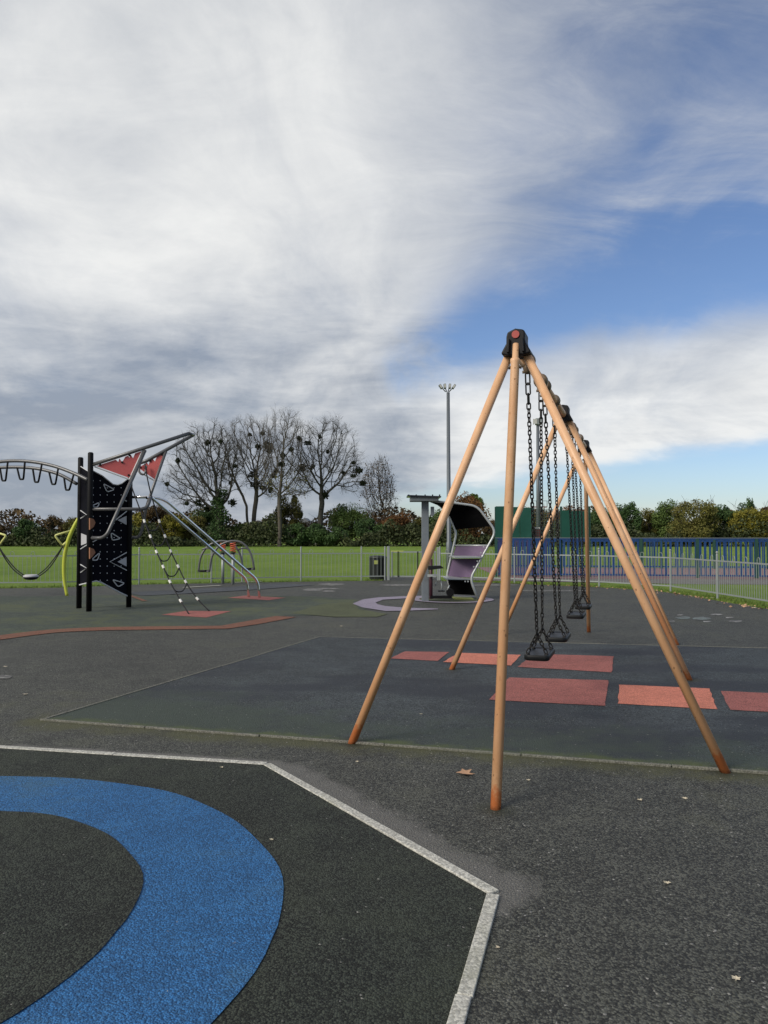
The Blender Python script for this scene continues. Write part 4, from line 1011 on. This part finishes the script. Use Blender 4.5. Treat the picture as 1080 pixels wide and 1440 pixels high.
# ================================================================ SPRING SEESAW
q1, q2 = G(312, 821), G(328.5, 821.4)
rk = empty('spring_seesaw', (q1 + q2) / 2, 'seesaw of two grey arches on posts with orange springs, behind the slide rails', 'seesaw')
ends = []
for dx, d, b_ in ((-15.5, 23.0, q1), (0, 22.5, q2)):
    d = b_.y + (0.12 if dx else -0.12)
    arc = [P(x + dx, y, d) for x, y in ((294.5, 803.5), (298, 783), (307, 769), (319, 762.3), (330, 760.8), (342, 764.5), (352.5, 778), (357.5, 800.5))]
    T('arch', arc, 0.031, 'grey_tube', rk, sub=5); ends.append((arc[0], arc[-1]))
    zt_ = P(320, 778.5, d).z; zs_ = P(320, 763.5, d).z
    mb = MB(); mb.tube([Vector((b_.x, d, -0.05)), Vector((b_.x, d, zt_))], 0.045, 12); mb.build('post', M['galvanised'], rk, smooth=True)
    mb = MB(); mb.tube([Vector((b_.x, d, zt_)), Vector((b_.x, d, zt_ + 0.04))], 0.075, 12); mb.build('collar', M['black_plastic'], rk)
    nt = 4; coil = [Vector((b_.x + 0.078 * math.cos(a), d + 0.078 * math.sin(a), zt_ + 0.05 + (zs_ - zt_ - 0.05) * a / (nt * 2 * math.pi))) for a in np.linspace(0, nt * 2 * math.pi, nt * 12)]
    mb = MB(); mb.tube(coil, 0.017, 6); mb.build('spring', M['spring_red'], rk, smooth=True)
for k in (0, 1):
    a, b_ = ends[0][k], ends[1][k]
    T('end_bar', [a, b_], 0.028, 'grey_tube', rk)
    mb = MB(); mb.beam(a.lerp(b_, 0.2) + Z * 0.02, a.lerp(b_, 0.8) + Z * 0.02, 0.17, 0.05); mb.build('seat', M['black_rubber'], rk, bevel=0.012)
T('brace', [P(334, 773.5, q2.y), P(341, 771, q2.y), P(350, 772, q2.y)], 0.024, 'grey_tube', rk, sub=3)
T('brace', [P(284, 773, q1.y), P(290, 771, q1.y), P(300, 772.5, q1.y)], 0.024, 'grey_tube', rk, sub=3)

# ================================================================ FENCE AND GATE
_bar = MB(); _bar.tube([(0, 0, 0), (0, 0, 1)], 0.0065, 5); BAR = _bar.mesh('bar'); BAR.materials.append(M['galvanised_bar'])
_hp = MB(); _hp.tube([Vector((-0.05, 0, 0))] + [Vector((-0.05 * math.cos(a), 0, 0.075 + 0.05 * math.sin(a))) for a in np.linspace(0, math.pi, 7)] + [Vector((0.05, 0, 0))], 0.0075, 5); HOOP = _hp.mesh('hoop'); HOOP.materials.append(M['galvanised_bar'])
_ps = MB(); _ps.tube([(0, 0, -0.1), (0, 0, 1.03), (0, 0, 1.05), (0, 0, 1.075), (0, 0, 1.10), (0, 0, 1.11)], [0.025, 0.025, 0.016, 0.030, 0.024, 0.006], 10); POST = _ps.mesh('post'); POST.materials.append(M['galvanised'])
def inst(name, me, parent, loc, rz=0.0, sz=1.0):
    o = bpy.data.objects.new(name, me); COL.objects.link(o); o.parent = parent; o.matrix_parent_inverse = world_of(parent).inverted()
    o.location = loc; o.rotation_euler = (0, 0, rz); o.scale = (1, 1, sz); return o
def fence(pts, label, step, hoop_every):
    root = empty('fence', (pts[len(pts) // 2][0], pts[len(pts) // 2][1], 0), label, 'fence'); cnt = 0
    for i, p_ in enumerate(pts): inst('post', POST, root, (p_[0], p_[1], -0.03))
    for a, b_ in zip(pts, pts[1:]):
        a = Vector((*a, 0)); b_ = Vector((*b_, 0)); d_ = b_ - a; L = d_.length; u = d_.normalized(); rz = math.atan2(u.y, u.x)
        for z_ in (0.13, 0.86):
            mb = MB(); mb.beam(a + Z * z_, b_ + Z * z_, 0.012, 0.032); mb.build('rail', M['galvanised'], root)
        k = max(2, int(L / step)); sp_ = L / k; n_h = max(1, round(L / hoop_every))
        for j in range(1, k):
            if cnt < 296:
                q = a + u * sp_ * j; inst('bar', BAR, root, (q.x, q.y, 0.13), 0, 0.73); cnt += 1
        for j in range(n_h):
            q = a + u * L * (j + 0.5) / n_h; inst('hoop', HOOP, root, (q.x, q.y, 0.86), rz)
fence([(-19.6, 20.4), (-16.4, 20.5)] + FL, 'grey metal hoop-topped railing along the back left, up to the gate', 0.115, 0.62)
fence(FR, 'grey metal hoop-topped railing curving round the right side', 0.088, 0.50)
gt = empty('gate', (0.95, 24.55, 0), 'grey railing gate between the bin and the charging station', 'gate')
ga, gb = Vector((0.22, 24.62, 0)), Vector((1.66, 24.56, 0))
for q_, h_ in ((Vector((0.14, 24.62, 0)), 1.08), (Vector((1.73, 24.55, 0)), 1.05)):
    mb = MB(); mb.box(q_ + Z * (h_ / 2 - 0.05), (0.085, 0.085, h_ + 0.1)); mb.build('gate_post', M['galvanised'], gt, bevel=0.008)
for z_ in (0.12, 0.90):
    mb = MB(); mb.beam(ga + Z * z_, gb + Z * z_, 0.03, 0.045); mb.build('rail', M['galvanised'], gt)
for x_ in (0.25, 0.45, 1.08, 1.28, 1.63):
    mb = MB(); mb.box((x_, 24.58, 0.51), (0.035, 0.035, 0.82)); mb.build('stile', M['black_powdercoat' if x_ in (0.45, 1.08, 1.28) else 'galvanised'], gt)
for j in range(13):
    q = ga.lerp(gb, (j + 0.5) / 13); inst('bar', BAR, gt, (q.x, q.y, 0.12), 0, 0.78)
mb = MB(); mb.beam(ga + Z * 0.925, ga.lerp(gb, 0.28) + Z * 0.925, 0.04, 0.03); mb.build('latch_bar', M['yellow_tag'], gt)

# litter bin behind the railing
bx, bd = (531.5 - 540) / FPX * 25.15, 25.15
lb = empty('litter_bin', (bx, bd, 0), 'dark slatted litter bin behind the railing beside the gate', 'bin')
mb = MB(); mb.tube([(bx, bd, 0.0), (bx, bd, 0.66)], 0.23, 20); mb.build('liner', M['bin_green'], lb)
for k in range(16):
    a = 2 * math.pi * k / 16; mb = MB(); mb.box((0, 0, 0.34), (0.03, 0.085, 0.68)); o = mb.build('slat', M['bin_green'], None, bevel=0.006)
    o.parent = lb; o.location = (0.262 * math.cos(a), 0.262 * math.sin(a), 0); o.rotation_euler = (0, 0, a)
mb = MB(); mb.lathe([(bx, bd, z_) for z_ in (0.68, 0.70, 0.755, 0.775)], [0.29, 0.295, 0.27, 0.12], 20); mb.build('lid', M['bin_green'], lb, smooth=True)
mb = MB(); mb.box((bx - 0.06, bd - 0.285, 0.56), (0.12, 0.01, 0.12)); mb.build('notice', M['yellow_tag'], lb)

# ================================================================ SOLAR CHARGING STATION
cs_ = empty('charging_station', G(630, 844), 'purple meshed lounge seat under a black canopy with solar panel and pedal stool', 'shelter')
pb = G(598, 846); d0 = pb.y
mb = MB(); zt_ = P(597, 703, d0).z; mb.box((pb.x, d0, zt_ / 2), (0.155, 0.11, zt_)); mb.build('post', M['grey_post'], cs_, bevel=0.008)
mb = MB(); mb.box((pb.x - 0.15, d0 + 0.05, zt_ - 0.26), (0.0, 0.0, 0.0)) if False else None
mb = MB(); c_ = P(608, 719, d0 - 0.02); mb.box(c_, (0.075, 0.09, 0.20)); mb.build('control_box', M['grey_post'], cs_, bevel=0.006)
c_ = P(596, 702.5, d0); mb = MB(); mb.box(c_, (0.60, 0.62, 0.085)); sb = mb.build('roof_beam', M['galvanised_dark'], cs_, bevel=0.006)
c_ = P(595.5, 698.8, d0); mb = MB(); mb.box(c_, (0.72, 0.74, 0.028), Matrix.Rotation(R(2), 3, 'Y')); sp = mb.build('solar_panel', M['solar_cell'], cs_)
for q_ in (-0.33, -0.17, 0.02, 0.18, 0.33):
    mb = MB(); mb.box(c_ + Vector((q_, -0.30, 0.022)), (0.025, 0.05, 0.03)); mb.build('clamp', M['black_powdercoat'], sp)
dn, df = 16.95, 17.55
near_ = [P(606, 704.5, dn), P(637, 707, dn), P(671, 711.5, dn), P(697.5, 747.5, dn), P(661, 814, dn), P(672.5, 844, dn)]
far_ = [P(606, 703.5, df), P(618, 710, df), P(631, 724, df), P(642, 750, df), P(628, 811, df), P(637, 839, df)]
T('side_tube', near_, 0.026, 'pale_tube', cs_, fil=0.16); T('side_tube', far_, 0.026, 'pale_tube', cs_, fil=0.12)
mb = MB(); ro = [P(x, y, dn) for x, y in ((604, 706), (637, 709), (669, 713.5), (677, 722), (689, 740))]; rf = [P(x, y, df) for x, y in ((604, 704), (618, 711.5), (631, 726), (634, 731), (640.5, 745))]
nr_ = len(ro)
th = Vector((0, 0, 0.025)); vs = ro + rf + [q + th for q in ro] + [q + th for q in rf]; fs = []
for k in range(nr_ - 1):
    fs += [(k, k + 1, nr_ + k + 1, nr_ + k), (2 * nr_ + k, 3 * nr_ + k, 3 * nr_ + k + 1, 2 * nr_ + k + 1), (k, 2 * nr_ + k, 2 * nr_ + k + 1, k + 1), (nr_ + k, nr_ + k + 1, 3 * nr_ + k + 1, 3 * nr_ + k)]
fs += [(0, nr_, 3 * nr_, 2 * nr_), (nr_ - 1, 3 * nr_ - 1, 4 * nr_ - 1, 2 * nr_ - 1)]
mb.add(vs, fs); mb.build('canopy', M['canopy_black'], cs_)
def quad(name, a, b_, c_, d_, mat, th=0.02, par=None):
    n_ = (b_ - a).cross(c_ - a).normalized() * th; mb = MB(); mb.prism([a, b_, c_, d_], n_); return mb.build(name, M[mat], par or cs_)
quad('back_panel', P(641, 767.5, df), P(686, 767.5, dn), P(678.5, 782, dn), P(636.5, 783, df), 'purple_mesh')
quad('back_panel', P(636, 785.5, df), P(677.5, 785.5, dn), P(663, 812, dn), P(629, 811, df), 'purple_mesh')
T('cross_bar', [P(640, 767, df), P(687, 767, dn)], 0.018, 'pale_tube', cs_)
quad('arm_rest', P(631, 783, df - 0.05), P(640, 785, dn - 0.25), P(678, 784.5, dn - 0.05), P(668, 782.5, df), 'pale_tube', 0.03)
quad('seat', P(623, 812, df - 0.1), P(626, 815, dn - 0.3), P(661, 815.5, dn), P(630, 811, df), 'pale_tube', 0.025)
quad('skirt_panel', P(630, 815, df - 0.05), P(660, 816, dn + 0.02), P(669, 837, dn + 0.02), P(633, 835.5, df - 0.05), 'canopy_black')
mb = MB(); mb.box(P(651, 841, 17.3) * 1.0, (0.42, 0.5, 0.02)); mb.build('foot_pad', M['lime_pad'], cs_)
for (x, y) in ((680, 769), (676, 777), (671, 789), (666, 797), (654, 817.5), (658, 817.5)):
    c_ = P(x, y, dn - 0.03); mb = MB(); mb.tube([c_, c_ - Vector((0, 0.02, 0))], 0.018, 8); mb.build('bolt', M['pale_tube'], cs_)
# pedal stool
T('stool_post', [P(606, 786, d0 - 0.08), P(606, 842, d0 - 0.08)], 0.038, 'maroon', cs_)
quad('stool_seat', P(601, 795.5, d0 - 0.2), P(602, 801, d0 - 0.2), P(623.5, 798.5, d0 - 0.2), P(619, 795, d0 - 0.2), 'black_rubber', 0.22)
quad('stool_bracket', P(601, 807.5, d0 - 0.15), P(601, 811, d0 - 0.15), P(614, 810, d0 - 0.15), P(614, 807.5, d0 - 0.15), 'pale_tube', 0.1)
mb = MB(); mb.beam(P(605, 839.5, d0 - 0.06), P(635, 839.5, d0 - 0.06), 0.14, 0.06); mb.build('base_beam', M['black_powdercoat'], cs_)
T('crank', [P(612, 824, d0), P(613.5, 818, d0)], 0.012, 'pale_tube', cs_); T('crank', [P(621.5, 831, d0 - 0.05), P(620.5, 817, d0 - 0.05)], 0.014, 'pale_tube', cs_)
T('crank', [P(629, 830, d0 - 0.1), P(632, 823, d0 - 0.1)], 0.014, 'pale_tube', cs_)
c_ = P(633, 833, d0 - 0.1); mb = MB(); mb.tube([c_ - Vector((0, 0.06, 0)), c_ + Vector((0, 0.06, 0))], 0.085, 16); mb.build('flywheel', M['black_powdercoat'], cs_)
mb = MB(); mb.beam(P(616, 831, d0 - 0.1), P(625, 831, d0 - 0.1), 0.10, 0.03); mb.build('pedal', M['black_rubber'], cs_)

# ================================================================ BALL COURT
KA, KB = Vector((3.95, 27.3, 0)), Vector((12.5, 26.0, 0)); ku = (KB - KA).normalized(); kn = Vector((ku.y, -ku.x, 0)); KE = KA + ku * 19.5; krz = math.atan2(ku.y, ku.x)
def kx(px):      # point on the court's front line seen at this bearing
    r_ = (px - 540) / FPX; s_ = (r_ * KA.y - KA.x) / (ku.x - r_ * ku.y); return KA + ku * s_
court = empty('court_fence', (KA + KB) / 2, 'blue vertical-bar fence along the near side of the ball court', 'fence')
def cbar(name, w, dpt, mat):
    mb = MB(); mb.box((0, 0, 0.5), (w, dpt, 1.0)); me = mb.mesh(name); me.materials.append(M[mat]); return me
B1 = cbar('bar', 0.062, 0.02, 'blue_paint'); B2 = cbar('bar', 0.06, 0.02, 'violet_blue_paint'); BP = cbar('post', 0.10, 0.10, 'dark_green_paint')
B3 = cbar('bar', 0.042, 0.02, 'blue_paint')
HT = 1.30
for z_, h_ in ((HT, 0.05), (0.06, 0.05)):
    mb = MB(); mb.beam(KA + Z * z_, KE + Z * z_, 0.05, h_); mb.build('rail', M['blue_paint'], court)
mb = MB(); mb.beam(KA + Z * (HT + 0.04), KE + Z * (HT + 0.04), 0.07, 0.02); mb.build('top_rail', M['galvanised_dark'], court)
# left end is close-boarded, then open bars
x_ = 0.05; xb = (kx(775) - KA).length
r_ = random.Random(3)
while x_ < xb:
    q = KA + ku * x_; inst('bar', B2 if r_.random() < 0.55 else B1, court, (q.x, q.y, 0.06), krz, HT - 0.06); x_ += 0.082
while x_ < 19.4:
    q = KA + ku * x_; inst('bar', B1 if r_.random() < 0.6 else B3, court, (q.x, q.y, 0.06), krz, HT - 0.06); x_ += 0.15 + (0.08 if r_.random() < 0.3 else 0)
for px in (697.5, 828, 901, 980, 1063, 1150, 1240):
    q = kx(px) - kn * 0.0; inst('post', BP, court, (q.x, q.y, -0.05), krz, HT + 0.06)
far = empty('court_fence', KA + Vector((6, 7.2, 0)), 'blue bar fence along the far side of the ball court', 'fence')
FA = KA + Vector((1.25, 7.4, 0)); FE = FA + ku * 21
for z_, h_ in ((1.18, 0.07), (0.06, 0.06)):
    mb = MB(); mb.beam(FA + Z * z_, FE + Z * z_, 0.05, h_); mb.build('rail', M['blue_paint'], far)
x_ = 0.05
while x_ < 20.9:
    q = FA + ku * x_; inst('bar', B3, far, (q.x, q.y, 0.06), krz, 1.1); x_ += 0.17 + 0.08 * r_.random()
for k in range(10):
    q = FA + ku * (0.4 + k * 2.2); inst('post', BP, far, (q.x, q.y, -0.05), krz, 1.32)
side_ = empty('court_fence', (KA + FA) / 2, 'blue bar fence closing the left end of the ball court', 'fence')
for z_ in (0.06, HT - 0.1):
    mb = MB(); mb.beam(KA + Z * z_ - kn * 0.08, FA + Z * z_ + kn * 0.08, 0.04, 0.05); mb.build('rail', M['blue_paint'], side_)
for k in range(1, 28):
    q = KA.lerp(FA, k / 28); inst('bar', B3, side_, (q.x, q.y, 0.06), krz + R(90), HT - 0.2)
# goal wall: green boards over the blue end
gw = empty('goal_wall', kx(760), 'tall dark green goal boards with red board and mesh above the blue court fence', 'goal wall')
def board(p0, p1, y0, y1, name, mat, off=0.06, th=0.04):
    a, b_ = kx(p0) - kn * off, kx(p1) - kn * off; z0 = P(540, y1, a.y).z; z1 = P(540, y0, a.y).z
    mb = MB(); mb.prism([a + Z * z0, b_ + Z * z0, b_ + Z * z1, a + Z * z1], -kn * th); return mb.build(name, M[mat], gw)
for p0, p1, y0 in ((697, 713.5, 712), (714, 731, 713), (731.5, 747.5, 714), (790, 803.5, 717.5), (804, 817, 718.5), (817.5, 829, 719)):
    board(p0, p1, y0, 757.5, 'board', 'green_board')
board(748.5, 760, 744, 757.5, 'red_board', 'brick_red_board', 0.30)
board(748.5, 760, 741.5, 743.5, 'board_edge', 'white_paint', 0.28)
board(761, 771, 741.5, 757.5, 'board', 'dark_green_paint', 0.34)
mb = MB()
for k in range(15):
    px = 748.5 + k * 2.9; a = kx(px) - kn * 0.2; mb.beam(a + Z * 1.35, a + Z * P(540, 716, a.y).z, 0.014, 0.014, kn)
for k in range(12):
    y = 717 + k * 3.4; a = kx(748) - kn * 0.2; b_ = kx(790) - kn * 0.2; z_ = P(540, y, a.y).z; mb.beam(a + Z * z_, b_ + Z * z_, 0.014, 0.014)
mb.build('mesh', M['mesh_wire'], gw)['kind'] = 'stuff'
for px in (697.2, 748, 789.5, 829.3):
    q = kx(px) - kn * 0.12; mb = MB(); mb.box((q.x, q.y, 1.22), (0.07, 0.07, 2.45)); mb.build('post', M['dark_green_paint'], gw)

# ================================================================ FLOODLIGHT MASTS
d = 33.0; x_ = at(631.3, d)
fm = empty('floodlight_mast', (x_, d, 0), 'taller slim grey floodlight mast behind the solar canopy', 'floodlight')
zt_ = P(630, 552, d).z
mb = MB(); mb.tube([(x_, d, -0.1), (x_, d, 1.1), (x_, d, 1.15), (x_ - 0.02, d, zt_)], [0.125, 0.125, 0.095, 0.070], 14); mb.build('mast', M['mast_paint'], fm, smooth=True)
for k, (dx, tilt) in enumerate(((-8, -34), (-3.0, -4), (3.0, 4), (8, 34))):
    a = P(629 + dx * 0.3, 551, d); b_ = P(629 + dx * 1.15, 543 + abs(dx) * 0.1, d - (0.15 if k % 2 else -0.15))
    T('lamp_arm', [a, b_], 0.022, 'mast_paint', fm, n=6)
    mb = MB(); mb.box(b_, (0.10, 0.22, 0.20), Matrix.Rotation(R(tilt), 3, 'Y')); lh = mb.build('lamp_head', M['galvanised_dark'], fm, bevel=0.01)
    mb = MB(); mb.box(b_ + Vector((0.0, -0.118, 0)), (0.07, 0.012, 0.15), Matrix.Rotation(R(tilt), 3, 'Y')); mb.build('lens', M['lamp_glass'], lh)
d = 42.0; x_ = at(757, d)
fm = empty('floodlight_mast', (x_, d, 0), 'shorter grey floodlight mast seen between the swing chains', 'floodlight')
zt_ = P(757, 597, d).z
mb = MB(); mb.tube([(x_, d, -0.1), (x_, d, zt_)], [0.115, 0.080], 14); mb.build('mast', M['mast_paint'], fm, smooth=True)
mb = MB(); mb.box(P(757, 593, d), (0.34, 0.3, 0.36)); lh = mb.build('lamp_head', M['galvanised'], fm, bevel=0.03)
mb = MB(); mb.box(P(752.5, 592.5, d - 0.16), (0.22, 0.02, 0.26)); mb.build('lens', M['lamp_glass'], lh)
T('lamp_arm', [P(750, 597, d), P(750.5, 589, d)], 0.02, 'mast_paint', fm, n=6)
for px in (751, 766):
    c_ = P(px, 708.5, d); w_, h_ = 0.13, 0.16
    mb = MB(); mb.tube([c_ + Vector((sx * w_, 0, sz * h_)) for sx, sz in ((-1, -1), (1, -1), (1, 1), (-1, 1))], 0.02, 6, closed=True); mb.build('bracket', M['black_powdercoat'], fm)
mb = MB(); mb.beam(P(746, 713, d), P(769, 713, d), 0.05, 0.06); mb.build('cross_arm', M['brick_red_board'], fm)

# ================================================================ FALLEN LEAVES AND SCRAPS
def leaf_obj(px, py, L, mat, label, group, seed):
    r_ = random.Random(seed); base = G(px, py); a0 = r_.uniform(0, 6.28); mb = MB()
    out = [(0, -0.5), (0.10, -0.18), (0.42, -0.30), (0.30, -0.02), (0.50, 0.22), (0.18, 0.22), (0.0, 0.55), (-0.16, 0.20), (-0.48, 0.18), (-0.30, -0.05), (-0.40, -0.32), (-0.10, -0.18)]
    vs = [Vector((0, 0, 0.004))]
    for x, y in out:
        x *= L * r_.uniform(0.85, 1.15); y *= L * r_.uniform(0.85, 1.15); z_ = 0.006 + 0.22 * abs(x) + 0.10 * max(0, y) * r_.uniform(0.2, 1.3)
        vs.append(Vector((x * math.cos(a0) - y * math.sin(a0), x * math.sin(a0) + y * math.cos(a0), z_)))
    top = vs; bot = [v - Vector((0, 0, 0.0015)) for v in vs]; n_ = len(vs); fs = []
    for k in range(1, n_):
        k2 = k % (n_ - 1) + 1; fs += [(0, k, k2), (n_, n_ + k2, n_ + k), (k, n_ + k, n_ + k2, k2)]
    mb.add([v + base for v in top + bot], fs); o = mb.build('fallen_leaf', M[mat]); tag(o, label, 'leaf', group); return o
leaf_obj(655, 1089, 0.115, 'dry_leaf', 'curled brown fallen leaf on the tarmac left of the front swing leg', None, 4)
SCR = [(36, 977, 0.05, 'white paper-like leaf scrap on the tarmac near the left edge'), (480, 881, 0.05, 'pale leaf scrap on the tarmac below the mossy patch'),
       (8, 938, 0.05, 'pale leaf scrap above the grey oval mark at the left edge'), (312, 1080, 0.022, 'tiny pale scrap just inside the far edging of the octagon'),
       (592, 1005, 0.022, 'tiny pale scrap on the swing pad beside the left front leg'), (502, 1072, 0.022, 'tiny pale scrap on the tarmac under the foot of the left swing leg'),
       (743, 1098, 0.025, 'tiny pale scrap right of the front swing leg'), (963, 1124, 0.03, 'pale scrap on the tarmac left of the right swing foot'),
       (900, 1126, 0.03, 'pale scrap on the tarmac midway between the front and right swing feet'), (235, 1400, 0.022, 'white scrap lying on the blue ring near the bottom edge'),
       (700, 1334, 0.016, 'tiny white scrap on the tarmac right of the angled edging'), (938, 1243, 0.03, 'pale flattened scrap in the open tarmac on the right'),
       (1035, 1378, 0.03, 'pale flattened scrap in the bottom right corner'), (690, 830, 0.08, 'pale leaf on the tarmac right of the charging station'),
       (552, 824, 0.07, 'pale leaf in front of the gate'), (382, 1182, 0.02, 'dark-edged scrap beside the right rim of the blue ring'),
       (1060, 855, 0.10, 'curled pale leaf near the railing at the right edge'), (970, 838, 0.09, 'pale leaf on the verge just right of the corner fence post'),
       (1002, 841, 0.10, 'pale leaf at the foot of the next fence post to the right')]
for i, (px, py, L, lab) in enumerate(SCR): leaf_obj(px, py, L, 'pale_leaf', lab, 'pale leaf scraps on the ground', 50 + i)
